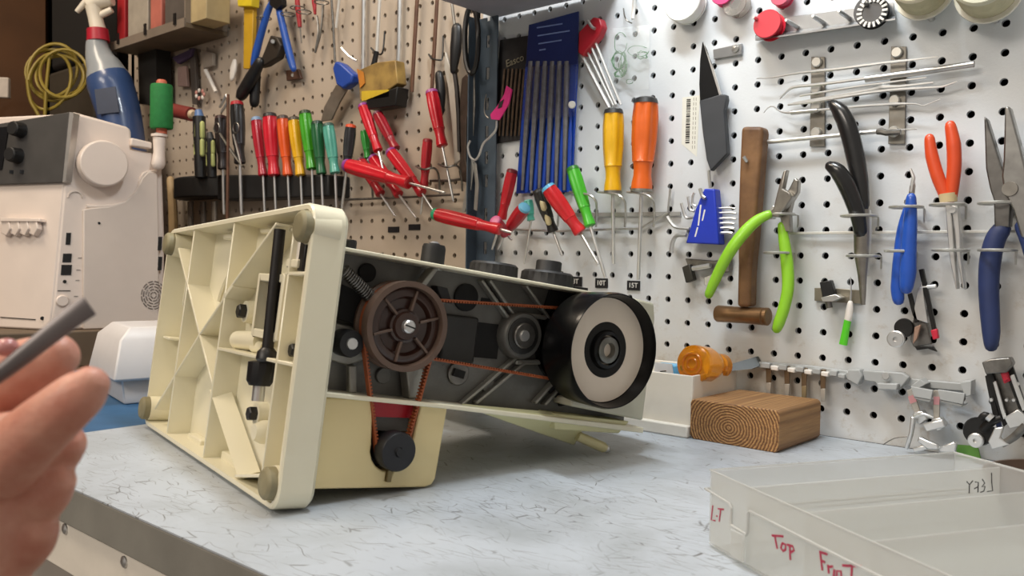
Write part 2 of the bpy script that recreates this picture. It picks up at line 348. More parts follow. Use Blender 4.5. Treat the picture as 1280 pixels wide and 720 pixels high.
rib(.072, .1925, .168, .135); rib(.150, .1445, .2197, .0995); rib(.2197, .0995, .277, .0575); rib(.277, .0575, .329, .019)
rib(.352, .087, .330, .087, .006); rib(.036, .157, .0365, .188)
# slanted gusset plates in the lower right bay
g0 = MB().prism([mp(262, 487, X=.002), mp(286, 485, X=.016), mp(323, 590, X=.016), mp(297, 596, X=.002)], (.0015, 0, 0)); obj('gusset', g0, cream, base)
rib(.088, .006, .040, .0165); rib(.322, .1725, .326, .120, .013)
# low ledges on the long edges and the curved moulding on the floor
for (y, z, h) in ((.300, .010, .012), (.235, .0075, .010), (.140, .0085, .012), (.210, .188, .008), (.118, .1915, .007), (.09, .1915, .006)):
    obj('ledge', MB().abox((.013, y - .019, z - h / 2), (.0218, y + .019, z + h / 2 - .003)), cream, base, bevel=.0015)
arc = [V((.0205, .190 + .052 * math.cos(t), .112 + .052 * math.sin(t))) for t in [math.radians(20 + 9 * i) for i in range(12)]]
obj('moulding', MB().tube(arc, .0022, 6), cream, base)
arc = [V((.0205, .300 + .034 * math.cos(t), .095 + .05 * math.sin(t))) for t in [math.radians(40 + 9 * i) for i in range(12)]]
obj('moulding', MB().tube(arc, .0022, 6), cream, base)
footm = mat('rubber_grey', '#8f8769', .6, 0, .15, 60)
for (y, z) in ((.0108, .1885), (.0132, .0170), (.344, .1785), (.351, .0165)):
    c = V((0, y, z))
    obj('foot_boss', MB().lathe(c + V((.02, 0, 0)), c + V((.001, 0, 0)), [(0, .0125), (1, .0118)], 18), cream, base)
    obj('rubber_foot', MB().lathe(c + V((.002, 0, 0)), c + V((-.0065, 0, 0)), [(0, .0112), (.75, .0108), (.95, .0092), (1, .0075)], 20), footm, base)
# mechanism seen through the base
frame = MB()
wa, wb_, wc = mp(331, 352, X=.010), mp(359, 352, X=.010), mp(331, 412, X=.010)
y_hi, y_lo, z_hi, z_lo = wa.y, wb_.y, wa.z, wc.z
for lo, hi in (((.006, y_hi, z_lo - .006), (.022, y_hi + .005, z_hi + .006)), ((.006, y_lo - .004, z_lo - .006), (.022, y_lo, z_hi + .006)), ((.006, y_lo, z_hi), (.022, y_hi, z_hi + .006)), ((.006, y_lo, z_lo - .006), (.022, y_hi, z_lo))): frame.abox(lo, hi)
obj('window_frame', frame, cream, base, bevel=.001)
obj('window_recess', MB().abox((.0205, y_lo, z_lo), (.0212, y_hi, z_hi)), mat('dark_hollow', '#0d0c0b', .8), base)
r0, r1_ = mp(350, 287, X=.004), mp(334, 442, X=.004)
rd = obj('drive_rod', MB().tube([r0, (r0 + r1_) / 2, r1_], .0042, 10), mat('rod_black', '#1d1a1a', .5, .2, .2, 80), base)
ax_ = (r0 - r1_).normalized()
obj('rod_collar', MB().lathe(r1_ + ax_ * .004, r1_ - ax_ * .006, [(0, .0045), (.3, .0072), (.8, .0078), (1, .006)], 14), blk, rd)
kb = mp(326, 465, X=.006)
obj('height_knob', MB().lathe(kb + ax_ * .008, kb - ax_ * .010, [(0, .006), (.06, .0098, 1), (.8, .0098, 1), (1, .0075)], 24, .08, 12), blk, base)
obj('knob_stem', MB().cyl(kb - ax_ * .008, kb - ax_ * .021, .0045), st, base)
def boltx(px, py, r, dark=True, X=.012, h=.008):
    c = mp(px, py, X=X); obj('bolt_boss', MB().lathe(c + V((.010, 0, 0)), c + V((.002, 0, 0)), [(0, r * 1.7), (1, r * 1.5)], 16), cream, base); b_ = obj('bolt', MB().lathe(c + V((.0021, 0, 0)), c + V((-h * .5, 0, 0)), [(0, r), (.85, r), (1, r * .8)], 6 if dark else 14), blk if dark else st, base)
    return b_
for (px, py, r) in ((303, 389, .0058), (316, 517, .0055), (369, 438, .0048)): boltx(px, py, r)
for (px, py, r, l) in ((298, 425, .0075, 30), (319, 433, .005, 14)):
    a, b = mp(px, py, X=.014), mp(px + l, py + 2, X=.016)
    tb_ = MB().lathe(a, b, [(0, r * .62), (.0, r), (1, r)], 16); obj('tube_boss', tb_, cream, base)
    obj('bore', MB().cyl(a - (b - a).normalized() * .0003, a + (b - a) * .05, r * .5), mat('dark_hollow', '#0d0c0b'), base)
c = mp(327, 540, X=.016); obj('tube_boss', MB().lathe(c + V((.006, 0, 0)), c - V((.006, 0, 0)), [(0, .009), (.5, .0088), (1, .006)], 16), cream, base)
c0, c1 = mp(372, 290, X=.006), mp(370, 338, X=.006)
obj('switch_bracket', MB().prism([mp(366, 282, X=.005), mp(373, 280, X=.005), mp(378, 330, X=.005), mp(372, 340, X=.005), mp(368, 330, X=.005)], (.012, 0, 0)), whitep(), base, bevel=.0008)
obj('switch_block', MB().abox(mp(383, 318, X=.008) - V((.004, .006, .012)), mp(383, 318, X=.008) + V((.010, .004, .010))), blk, base, bevel=.001)
obj('hinge_tab', MB().abox(mp(371, 330, X=.006) - V((.004, .010, .003)), mp(371, 330, X=.006) + V((.01, .010, .003))), cream, base, bevel=.001)
# column shell --------------------------------------------------
pfz = .1785
fp = obj('front_panel', MB().prism([V((T0 - .002, .0095, pfz + .0008)), V((.262, .0095, pfz - .0032)), V((.262, .0095, pfz - .0058)), V((T0 - .002, .0095, pfz - .0018))], (0, .155, 0)), cream, sm, bevel=.0008)
bp_ = obj('back_panel', MB().prism([V((T0 - .002, .0095, .0795)), V((.130, .0095, .0750)), V((.335, .0095, .0630)), V((.335, .0095, .0580)), V((.130, .0095, .0715)), V((T0 - .002, .0095, .0762))], (0, .155, 0)), cream, sm, bevel=.0008)
YC = .036
cw = obj('gear_frame', MB().prism([V((T0 - .003, YC, .074)), V((.335, YC, .060)), V((.335, YC, .172)), V((T0 - .003, YC, .178))], (0, .004, 0)), castm, sm)
obj('upper_cover', MB().abox((T0, YC + .004, .078), (.27, .16, .176)), cream, sm, bevel=.004)
# free arm reaching away behind the column, at the needle end
obj('arm', MB().abox((.235, .10, .075), (.330, .345, .172)), cream, sm, bevel=.008)
def castbar(a, b, Y=YC, w=.005, d=.008, m=castl, name='rib'):
    A, B = mp(*a, Y=Y), mp(*b, Y=Y); dd = (B - A).normalized(); nn = V((-dd.z, 0, dd.x)) * w / 2
    return obj(name, MB().prism([A + nn, A - nn, B - nn, B + nn], (0, -d, 0)), m, cw, bevel=.001)
for a, b in (((597, 350), (640, 410)), ((607, 350), (650, 410)), ((652, 356), (682, 398)), ((640, 447), (572, 505)), ((652, 452), (590, 503)), ((688, 476), (664, 503)), ((700, 478), (676, 505))): castbar(a, b, w=.0026, d=.007)
def disc(px, py, r, m, Y, h, name, par=None, n=20, prof=None, fl=0.):
    c = mp(px, py, Y=Y); return obj(name, MB().lathe(c + V((0, h, 0)), c, prof or [(0, r), (.85, r), (1, r * .92)], n), m, par or cw)
bh = disc(655, 420, .0195, castm, YC - .012, .014, 'bearing_housing', n=28); 
disc(655, 420, .0150, mat('seal_dark', '#232220', .5), YC - .0135, .003, 'bearing_seal', bh, 24); disc(657, 420, .0105, ds, YC - .017, .006, 'bearing_shaft', bh, 18); disc(657, 420, .0045, st, YC - .019, .004, 'shaft_centre', bh)
castbar((640, 392), (720, 402), w=.004, d=.006); castbar((640, 452), (720, 452), w=.004, d=.006)
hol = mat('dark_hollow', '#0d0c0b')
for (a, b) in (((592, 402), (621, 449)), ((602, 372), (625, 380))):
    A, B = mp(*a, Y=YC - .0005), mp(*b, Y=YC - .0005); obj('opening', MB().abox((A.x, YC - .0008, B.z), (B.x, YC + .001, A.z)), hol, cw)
A, B = mp(556, 392, Y=YC - .004), mp(591, 455, Y=YC - .004); pl_ = obj('tension_plate', MB().abox((A.x, YC - .006, B.z), (B.x, YC, A.z)), mat('plate_dark', '#3b3a38', .5, .5), cw, bevel=.002)
for (px, py, r, m) in ((570, 413, .0045, ds), (579, 432, .004, st), (584, 372, .011, hol), (460, 341, .007, hol), (480, 470, .006, castm), (611, 482, .006, castm), (698, 483, .010, hol), (574, 467, .0095, ds)): disc(px, py, r, m, YC - .003, .004, 'bolt' if m is not hol else 'hole')
c = mp(574, 467, Y=YC - .0045); obj('screw_slot', MB().box(c, (.0007, 0, .003), (0, .0006, 0), (-.005, 0, .001)), hol, cw)
obj('bracket', MB().prism([mp(543, 335, Y=.02), mp(549, 336, Y=.02), mp(533, 358, Y=.02), mp(526, 356, Y=.02)], (0, .012, 0)), castl, cw, bevel=.0008)
obj('bracket', MB().prism([mp(546, 357, Y=.024), mp(560, 360, Y=.024), mp(566, 380, Y=.024), mp(552, 376, Y=.024)], (0, .010, 0)), blk, cw, bevel=.0008)
obj('bracket', MB().prism([mp(508, 462, Y=.022), mp(530, 460, Y=.022), mp(524, 498, Y=.022), mp(512, 498, Y=.022)], (0, .012, 0)), castl, cw, bevel=.001)
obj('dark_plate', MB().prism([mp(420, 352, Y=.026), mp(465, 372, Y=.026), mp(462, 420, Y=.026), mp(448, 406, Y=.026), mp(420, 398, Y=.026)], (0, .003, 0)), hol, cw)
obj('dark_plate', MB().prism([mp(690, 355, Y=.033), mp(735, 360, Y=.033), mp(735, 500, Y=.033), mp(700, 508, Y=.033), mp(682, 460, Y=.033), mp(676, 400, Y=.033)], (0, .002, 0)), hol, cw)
obj('roller_arm', MB().prism([mp(412, 402, Y=.028), mp(440, 408, Y=.028), mp(460, 425, Y=.028), mp(455, 450, Y=.028), mp(436, 458, Y=.028), mp(412, 450, Y=.028)], (0, .006, 0)), castl, cw, bevel=.0015)
ro = disc(440, 430, .0098, blk, .012, .016, 'roller', n=20); disc(441, 430, .0042, st, .0105, .004, 'roller_pin', ro, 12)
disc(425, 431, .0038, blk, .02, .006, 'bolt')
castbar((437, 456), (437, 490), Y=.03, w=.006, d=.006)
# coil spring
s0, s1 = mp(430, 338, Y=.016), mp(470, 378, Y=.016); d_ = s1 - s0; u_ = d_.orthogonal().normalized(); w_ = d_.normalized().cross(u_)
obj('coil_spring', MB().tube([s0 + d_ * (i / 170) + (u_ * math.cos(i * .63) + w_ * math.sin(i * .63)) * .0042 for i in range(171)], .0008, 5), ds, sm)
# brown intermediate pulley
pc = mp(509, 408, Y=.004); pcx, pcz = pc.x, pc.z
brn = mat('pulley_brown', '#38221a', .28, 0, .12, 30, coat=.4); brn2 = mat('pulley_rim', '#665246', .4, .1, .12, 40)
pu = obj('drive_pulley', MB().lathe(V((pcx, .026, pcz)), V((pcx, .002, pcz)), [(0, .018), (.1, .0325), (.22, .0325), (.3, .0305), (.55, .0305), (.62, .0325), (1, .0325), (1.0, .0285), (.80, .0278), (.45, .0275), (.45, .001)], 48), brn2, sm, ang=30)
obj('pulley_web', MB().lathe(V((pcx, .012, pcz)), V((pcx, .0055, pcz)), [(0, .0276), (.75, .0276), (.95, .0255), (.9, .0215), (.35, .0195), (.3, .0130), (.8, .0122), (.85, .0105), (1.25, .0095), (1.25, .001)], 40), brn, pu)
for i in range(6):
    t = math.radians(12 + 60 * i); u_ = V((math.sin(t), 0, math.cos(t))); n2 = V((u_.z, 0, -u_.x))
    obj('spoke', MB().box(V((pcx, .0065, pcz)) + u_ * .019, u_ * .0075, n2 * .0009, (0, .0022, 0)), brn2, pu, bevel=.0004)
ps = obj('pulley_screw', MB().lathe(V((pcx, .006, pcz)), V((pcx, -.0008, pcz)), [(0, .0048), (.85, .0048), (1, .0038)], 18), st, pu)
obj('screw_slot', MB().box(V((pcx, -.0009, pcz)), (.0042, 0, -.001), (0, .0003, 0), (.0002, 0, .0005)), blk, pu)
# handwheel: black rim, white disc set back inside it, black hub
Yf = -.0255; wc_ = mp(769, 439, Y=Yf); wx, wz = wc_.x, wc_.z; wr = (mp(769, 366, Y=Yf) - mp(769, 512.5, Y=Yf)).length / 2
gblk = mat('gloss_black', '#070708', .26, 0, .1, 30, coat=.06)
gblk.node_tree.nodes['Principled BSDF'].inputs['Specular IOR Level'].default_value = .22
P0, P1 = V((wx, .030, wz)), V((wx, Yf, wz))
hw = obj('handwheel', MB().lathe(P0, P1, [(0, .030), (.0, .034), (.30, .036), (.36, .0465), (.45, wr * .985), (.93, wr), (1, wr * .98), (.995, wr * .962), (.77, wr * .905), (.765, .020), (.765, .001)], 64), gblk, sm, ang=30)
obj('wheel_disc', MB().lathe(V((wx, Yf + .0145, wz)), V((wx, Yf + .0115, wz)), [(0, wr * .90), (1, wr * .90), (1, .0233)], 64), mat('disc_white', '#d9cbb9', .35, 0, .04, 20, coat=.2), hw)
hb = obj('wheel_hub', MB().lathe(V((wx, Yf + .016, wz)), V((wx, Yf + .0095, wz)), [(0, .0236), (.6, .0236), (.75, .0225), (.75, .0165), (1.2, .0150), (1.3, .0125), (.5, .0115), (.5, .0095)], 40), gblk, hw)
obj('shaft_end', MB().lathe(V((wx, Yf + .014, wz)), V((wx, Yf + .0065, wz)), [(0, .0112), (.9, .0108), (1, .0098), (1, .0062), (.3, .0056), (.3, .0005)], 24), mat('shaft_grey', '#7b7a74', .35, .8, .15, 150), hb)
obj('wheel_pulley', MB().lathe(V((wx, .034, wz)), V((wx, .008, wz)), [(0, .036), (.15, .036), (.2, .031), (.75, .031), (.8, .036), (1, .036)], 40), gblk, hw)
# motor housing with the slot for the motor pulley
msx, msz, mr_ = .0860, .0412, .0168
out = [V((T0 + .001, 0, .0755)), V((T0 + .001, 0, .0128))]
out += [V((.118, 0, .0128)), V((.1235, 0, .0145)), V((.1262, 0, .0190)), V((.1292, 0, .0740)), V((.106, 0, .0747))]
out += [V((msx + mr_ * math.cos(t), 0, msz + mr_ * math.sin(t))) for t in [math.radians(10 - 20 * i) for i in range(5)]]
out += [V((.0895, 0, .0248)), V((.0875, 0, .0178)), V((.0838, 0, .0178)), V((.0845, 0, .0248))]
out += [V((msx + mr_ * math.cos(t), 0, msz + mr_ * math.sin(t))) for t in [math.radians(-110 - 20 * i) for i in range(5)]] + [V((.0665, 0, .0755))]
mh = obj('motor_housing', MB().prism([p + V((0, .0125, 0)) for p in out], (0, .11, 0)), cream2, sm, bevel=.0012)
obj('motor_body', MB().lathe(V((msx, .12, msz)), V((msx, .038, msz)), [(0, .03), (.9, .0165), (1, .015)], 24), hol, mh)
obj('slot_shade_plate', MB().abox((.066, .040, .026), (.106, .044, .0745)), hol, mh)  # near-black sheet standing in for the shade inside the slot
obj('red_plate', MB().abox((.0705, .020, .0625), (.1040, .0215, .0745)), mat('red_label', '#b01224', .35, 0, .05), mh)
obj('grey_plate', MB().abox((.072, .024, .052), (.1035, .0255, .0622)), mat('plate_grey', '#6b6a66', .5), mh)
obj('slot_lever', MB().abox((.0842, .010, .0175), (.0874, .0128, .0255)), mat('lever_bronze', '#8a7a55', .4, .6), mh)
mpc = V((msx, 0, msz - .0006))
mpu = obj('motor_pulley', MB().lathe(mpc + V((0, .034, 0)), mpc + V((0, .001, 0)), [(0, .0152), (.12, .0152), (.15, .011), (.62, .011), (.66, .0142), (.95, .0142), (1, .0132), (1, .001)], 32), mat('motor_black', '#1b1b1f', .45), mh)
obj('pulley_cap', MB().lathe(mpc + V((0, .002, 0)), mpc + V((0, -.001, 0)), [(0, .004), (1, .003)], 12), blk, mpu)
# belts
def belt(name, c0, r0, c1, r1, Y, w, m, tooth):
    d = c1 - c0; D = d.length; th = math.atan2(d.z, d.x); al = math.acos((r0 - r1) / D); path = []
    for i in range(25): t = th + al + (2 * math.pi - 2 * al) * i / 24; path.append(V((c0.x + r0 * math.cos(t), Y, c0.z + r0 * math.sin(t))))
    for i in range(17): t = th - al + 2 * al * i / 16; path.append(V((c1.x + r1 * math.cos(t), Y, c1.z + r1 * math.sin(t))))
    n = len(path); mb = MB(); th_ = .0011; rings = []
    for i in range(n):
        tg = (path[(i + 1) % n] - path[i - 1]).normalized(); no = V((-tg.z, 0, tg.x)) * th_ / 2; yy = V((0, w / 2, 0))
        rings.append([path[i] + no + yy, path[i] + no - yy, path[i] - no - yy, path[i] - no + yy])
    mb.loft(rings, False, True); o = obj(name, mb, m, sm, ang=60)
    tt = MB(); cen = (c0 + c1) / 2
    for i in range(n):
        a, b = path[i], path[(i + 1) % n]; l = (b - a).length; k = int(l / tooth)
        if k < 4: continue
        tg = (b - a).normalized(); no = V((-tg.z, 0, tg.x)); no = no if no.dot(cen - a) > 0 else -no
        for j in range(k):
            tt.box(a + tg * (j + .5) * tooth + no * .0011, tg * tooth * .27, no * .0007, (0, w / 2, 0))
    to = obj('belt_teeth', tt, m, o); tag(to, kind='stuff'); return o
bm_ = mat('belt_orange', '#a2542c', .6, 0, .15, 80)
belt('motor_belt', V((pcx, 0, pcz)), .0312, V((msx, 0, msz - .0006)), .0118, .0195 - .006, .0052, bm_, .0025)
belt('wheel_belt', V((pcx, 0, pcz)), .0205, V((wx, 0, wz)), .0318, .022, .005, bm_, .0025)
# head end, under cover, thread peg
headm = mat('head_grey', '#c3c0ab', .4, 0, .05, 20, coat=.2)
hd = obj('head_cover', MB().prism([mp(738, 366, Y=.012), mp(790, 372, Y=.012), mp(818, 379, Y=.012), mp(819, 400, Y=.012), mp(804, 526, Y=.012), mp(714, 508, Y=.012), mp(716, 498, Y=.012), mp(760, 500, Y=.012), mp(760, 380, Y=.012)], (0, .10, 0)), headm, sm, bevel=.002)
obj('cover_seam', MB().abox(mp(790, 505, Y=.0118), mp(791, 527, Y=.0118) + V((0, .001, 0))), ds, hd) if False else None
ub = obj('under_cover', MB().prism([mp(693, 517, Y=.014), mp(800, 531, Y=.014), mp(786, 529, Y=.014), mp(775, 543, Y=.014), mp(694, 537, Y=.014)][0:1] + [mp(787, 527, Y=.014), mp(774, 542, Y=.014), mp(694, 537, Y=.014)], (0, .10, 0)), mat('cream_yellow', '#dbd7a6', .36, 0, .04, 15, coat=.2), sm, bevel=.0012)
obj('arm_wedge', MB().prism([mp(584, 510, Y=.012), mp(700, 520, Y=.012), mp(729, 540, Y=.026), mp(718, 557, Y=.038), mp(660, 537, Y=.026)], (0, .012, .002)), mat('cream_yellow', '#dbd7a6'), sm, bevel=.0012)
obj('arm_wedge', MB().prism([mp(590, 512, Y=.028), mp(692, 521, Y=.028), mp(692, 537, Y=.028), mp(655, 530, Y=.028)], (0, .02, 0)), mat('cream_yellow', '#dbd7a6'), sm, bevel=.0012)
k0, k1 = mp(722, 545, Y=.028), mp(758, 561, Y=.020)
pg = obj('thread_peg', MB().lathe(k0, k1, [(0, .0042), (.9, .0046), (1, .003)], 14), mat('peg_cream', '#d2c99a', .4), sm)
kd = (k1 - k0).normalized(); obj('peg_tip', MB().lathe(k1 - kd * .001, k1 + kd * .0038, [(0, .0034), (.4, .0036), (1, .001)], 12), st, pg)
# knobs on the front panel
def knob(px, py_top, py_bot, half_px, Y, two=None, name='dial', fl=.05):
    a, b = mp(px, py_top, Y=Y), mp(px, py_bot, Y=Y); s_ = (mp(px + half_px, py_top, Y=Y) - a).length
    lo = V((a.x, Y, pfz - .002)); hi = V((a.x, Y, a.z))
    prof = [(0, s_), (.1, s_, 1), (.85, s_ * .98, 1), (1, s_ * .88)]
    k = obj(name, MB().lathe(lo, hi, prof, 48, fl, 24), mat('dial_black', '#141313', .55, 0, .15, 80), sm)
    return k, a, s_
k, a, s_ = knob(543, 306, 328, 13, .035)
obj('dial_cap', MB().lathe(V((a.x, .035, a.z - .001)), V((a.x, .035, a.z + .0025)), [(0, .003), (.6, .0045), (1, .002)], 12), st, k)
obj('dial_neck', MB().cyl(V((a.x, .035, pfz - .004)), V((a.x, .035, pfz + .004)), .0085), st, k)
knob(618, 329, 345, 25, .05)
k, a, s_ = knob(685, 340, 356, 26, .045)
obj('dial_cap', MB().lathe(V((a.x, .045, a.z - .001)), V((a.x, .045, a.z + .0095)), [(0, s_ * .50), (.1, s_ * .48, 1), (.9, s_ * .48, 1), (1, s_ * .44)], 36, .06, 18), mat('dial_black', '#232120'), k)
knob(439, 300, 312, 7, .02, name='dial')
# ================================================================ WOOD BLOCK
def wood_end_mat():
    m = bpy.data.materials.new('timber'); m.use_nodes = True; nt = m.node_tree; b = nt.nodes['Principled BSDF']; N = nt.nodes.new; L = nt.links.new
    tc = N('ShaderNodeTexCoord'); ma = N('ShaderNodeMapping'); ma.inputs['Location'].default_value = (.004, 0, -.019); ma.inputs['Scale'].default_value = (1, .05, 1.2); L(tc.outputs['Object'], ma.inputs['Vector'])
    wv = N('ShaderNodeTexWave'); wv.wave_type = 'RINGS'; wv.rings_direction = 'Y'; wv.inputs['Scale'].default_value = 105; wv.inputs['Distortion'].default_value = 2.6; wv.inputs['Detail'].default_value = 3; wv.inputs['Detail Scale'].default_value = 1.4
    L(ma.outputs[0], wv.inputs['Vector'])
    rp = N('ShaderNodeValToRGB'); e = rp.color_ramp.elements; e[0].position = .15; e[0].color = lin('#7a4f2c'); e[1].position = .85; e[1].color = lin('#bd8f5a'); L(wv.outputs['Fac'], rp.inputs['Fac'])
    nz = N('ShaderNodeTexNoise'); nz.inputs['Scale'].default_value = 600; nz.inputs['Detail'].default_value = 4; L(ma.outputs[0], nz.inputs['Vector'])
    r2 = N('ShaderNodeMapRange'); r2.inputs['From Min'].default_value = .3; r2.inputs['From Max'].default_value = .7; r2.inputs['To Min'].default_value = .5; r2.inputs['To Max'].default_value = 1.1; L(nz.outputs['Fac'], r2.inputs['Value'])
    mx = N('ShaderNodeMix'); mx.data_type = 'RGBA'; mx.blend_type = 'MULTIPLY'; mx.inputs['Factor'].default_value = 1; L(rp.outputs['Color'], mx.inputs['A']); L(r2.outputs['Result'], mx.inputs['B'])
    sp_ = N('ShaderNodeSeparateXYZ'); L(tc.outputs['Normal'], sp_.inputs['Vector']); ab_ = N('ShaderNodeMath'); ab_.operation = 'ABSOLUTE'; L(sp_.outputs['Y'], ab_.inputs[0])
    er = N('ShaderNodeMapRange'); er.inputs['From Min'].default_value = .3; er.inputs['From Max'].default_value = .7; er.inputs['To Min'].default_value = .36; er.inputs['To Max'].default_value = 1.0; L(ab_.outputs[0], er.inputs['Value'])
    mg = N('ShaderNodeMix'); mg.data_type = 'RGBA'; mg.inputs['A'].default_value = lin('#93704a'); L(er.outputs['Result'], mg.inputs['Factor']); L(mx.outputs['Result'], mg.inputs['B'])
    L(mg.outputs['Result'], b.inputs['Base Color']); b.inputs['Roughness'].default_value = .65
    bp = N('ShaderNodeBump'); bp.inputs['Strength'].default_value = .4; bp.inputs['Distance'].default_value = .0008; L(wv.outputs['Fac'], bp.inputs['Height']); L(bp.outputs['Normal'], b.inputs['Normal'])
    return m
wa_, wb2, wc2 = tb(862, 548), tb(973, 567), tb(1051, 552)
ex = (wb2 - wa_); ex.z = 0; lx = ex.length; ex.normalize(); ey = V((-ex.y, ex.x, 0))
mb = MB(); Hb = .0385; Db = .093; ch = .0035
prof = [(-lx / 2 + ch, 0), (lx / 2 - ch, 0), (lx / 2, ch), (lx / 2, Hb - ch), (lx / 2 - ch * .4, Hb - ch * .3), (lx / 2 - ch, Hb), (-lx / 2 + ch, Hb), (-lx / 2 + ch * .35, Hb - ch * .35), (-lx / 2, Hb - ch), (-lx / 2, ch)]
mb.prism([V((p[0], 0, p[1])) for p in prof], (0, Db, 0))
wo = obj('wood_block', mb, wood_end_mat(), bevel=.001)
wo.location = (wa_ + wb2) / 2 + ey * (Db / 2); wo.location.z = 0.0
for v in wo.data.vertices: pass
wo.rotation_euler = (0, 0, math.atan2(ex.y, ex.x))
tag(wo, 'brown timber offcut with growth rings on its sawn end, lying on the worktop', 'wood block')
# ================================================================ TOOLS ON THE RIGHT PEGBOARD
# hammer -----------------------------------------------------------
wood = mat('hammer_wood', '#7d5a38', .55, 0, .18, 45, .3, 150, '#54371f')
brz = mat('bronze_head', '#8a6a4a', .36, .75, .15, 60, .1, 120)
h = thing('hammer', 'brown wooden handled hammer hanging head down, with a small bronze barrel head', 'hammer', at(928, 395, .02), None)
ho = [(927, 158), (952, 158), (953, 166), (947, 240), (943, 290), (938, 340), (937, 384), (921, 384), (922, 330), (922, 270), (924, 210), (926, 165)]
obj('handle', wplate(ho, .008, .018), wood, h, bevel=.0035, seg=3)
a, b = at(896, 392, .018), at(961, 396, .018); r_ = 11 * sc(928, 394, .018)
obj('hammer_head', MB().lathe(a, b, [(0, r_ * .88), (.03, r_ * .98), (.25, r_ * .95), (.5, r_ * .93), (.75, r_ * .95), (.90, r_), (.915, r_ * .9), (.93, r_), (.985, r_), (1, r_ * .9)], 28), brz, h)
p = at(933, 202, .026); obj('hang_peg', MB().tube([at(933, 201, -.01), at(933, 201, .03), at(930, 196, .033)], .0018, 8), steel(), h)
# wire ring rail along the wall --------------------------------------
zr = mat('rail_white', '#d9d7d0', .4, .3, .08, 60)
rail = thing('tool_rail', 'thin white metal rail running along the pegboard behind the hanging pliers', 'rail', at(1150, 290, .006))
ra, rb = at(985, 290, .005), at(1300, 291, .005)
obj('rail_bar', MB().box((ra + rb) / 2, ((rb - ra).length / 2, 0, 0), (0, .0012, 0), (0, 0, .0013)), zr, rail, bevel=.0004)
zw = zinc()
for (px, py, w) in ((1074, 270, 21), (1079, 320, 19), (1133, 259, 19), (1125, 314, 17), (1185, 256, 20), (1188, 313, 20), (1246, 254, 20), (1247, 313, 21), (978, 268, 14), (972, 316, 16)):
    c = at(px, py, .020); R = w * sc(px, py, .02)
    ring = obj('tool_ring', MB().ring(c, UP, R, .0014, 24, 6, min(1., .018 / R)), zw, rail)
    obj('ring_stem', MB().tube([c + V((R * .7, .012, 0)), c + V((R * .7, .020, -.0005)), c + V((R * .7, .020, -.012))], .0009, 6), zw, ring)
# grip helper -------------------------------------------------------
def grip(name, P, off, r, m, par, ryf=.8): return obj(name, wt(P, off, r, 5, 12, ryf, True), m, par)
# lime cutters ------------------------------------------------------
lime = mat('lime_grip', '#8fcb2b', .42, 0, .06, 50, .05, 200, coat=.2); jaw = mat('jaw_steel', '#a5a19a', .32, 1., .14, 90)
c_ = thing('diagonal_cutters', 'diagonal cutters with long lime green grips hanging open over the hammer handle', 'cutters', at(970, 280, .03))
grip('grip', [(961, 268), (946, 276), (931, 290), (916, 309), (903, 331), (893, 352), (886, 368)], [.030, .034, .040, .045, .046, .046, .046], [5.5, 7, 7.8, 7.8, 7.2, 6.8, 5.6], lime, c_)
grip('grip', [(977, 282), (980, 300), (984, 330), (985, 360), (980, 385), (974, 403), (971, 411)], [.020, .020, .020, .021, .022, .023, .023], [5, 7, 8, 7.6, 7.5, 7.2, 6], lime, c_)
J = obj('jaw', wplate([(966, 262), (975, 226), (979, 214), (983, 212), (978, 236), (986, 240), (990, 247), (973, 272), (964, 270), (956, 266)], .022, .009), jaw, c_, bevel=.0012)
obj('jaw', wplate([(986, 236), (993, 222), (998, 226), (997, 240), (990, 252), (987, 264), (988, 290), (980, 290), (974, 270), (976, 250)], .014, .008), jaw, c_, bevel=.0012)
a = at(979, 256, .027); obj('pivot', MB().lathe(a + V((0, .003, 0)), a, [(0, .0042), (.8, .0042), (1, .0034)], 18), jaw, c_)
obj('shank', wplate([(957, 268), (966, 256), (975, 262), (966, 274), (958, 274)], .015, .007), steel(), c_, bevel=.001)
# black handled pliers -------------------------------------------------
gl = mat('black_rubber', '#1a1a1b', .28, 0, .15, 60, .05, 200, coat=.3)
c_ = thing('pliers', 'long pliers with two curved glossy black grips standing jaws down in rings', 'pliers', at(1078, 380, .02))
grip('grip', [(1041, 130), (1050, 139), (1060, 160), (1069, 195), (1075, 228), (1078, 258)], [.020, .021, .021, .020, .020, .020], [6, 10, 11.5, 11.5, 10.5, 8.5], gl, c_)
grip('grip', [(1038, 208), (1047, 214), (1058, 231), (1067, 252), (1073, 272), (1076, 290)], [.034, .034, .031, .027, .024, .022], [7, 10, 11, 10.5, 9.5, 8.5], gl, c_)
obj('jaw', wt([(1077, 262), (1077, 290), (1077, 318), (1078, 345), (1079, 381)], .020, [9.5, 9.5, 9, 5.5, 2.6], 3, 12, .7), jaw, c_)
obj('jaw', wplate([(1080, 262), (1087, 262), (1088, 290), (1086, 315), (1084, 345), (1082, 345), (1081, 300)], .013, .006), steel(), c_, bevel=.001)
# blue tool ---------------------------------------------------------------
bl = mat('blue_grip', '#1d4fae', .35, 0, .08, 60, .03, 200, coat=.3)
c_ = thing('snips', 'small snips with bright blue plastic grips, second from the orange pliers to the left', 'snips', at(1130, 380, .02))
c_['label'] = 'small snips with bright blue plastic grips hanging left of the orange pliers'
grip('grip', [(1139, 247), (1138, 275), (1136, 310), (1135, 340), (1133, 360)], .026, [6, 8.2, 9.5, 10, 8], bl, c_)
grip('grip', [(1134, 262), (1128, 290), (1124, 330), (1122, 360), (1123, 375)], .016, [5, 7, 8, 8.2, 7], bl, c_)
obj('blade', wplate([(1135, 247), (1137, 232), (1142, 226), (1143, 232), (1141, 250)], .02, .005), jaw, c_, bevel=.0008)
obj('hook_tip', wt([(1139, 240), (1141, 228), (1142, 222), (1138, 211)], .024, [2.2, 2.4, 2.4, 1.6], 4, 8), steel(), c_)
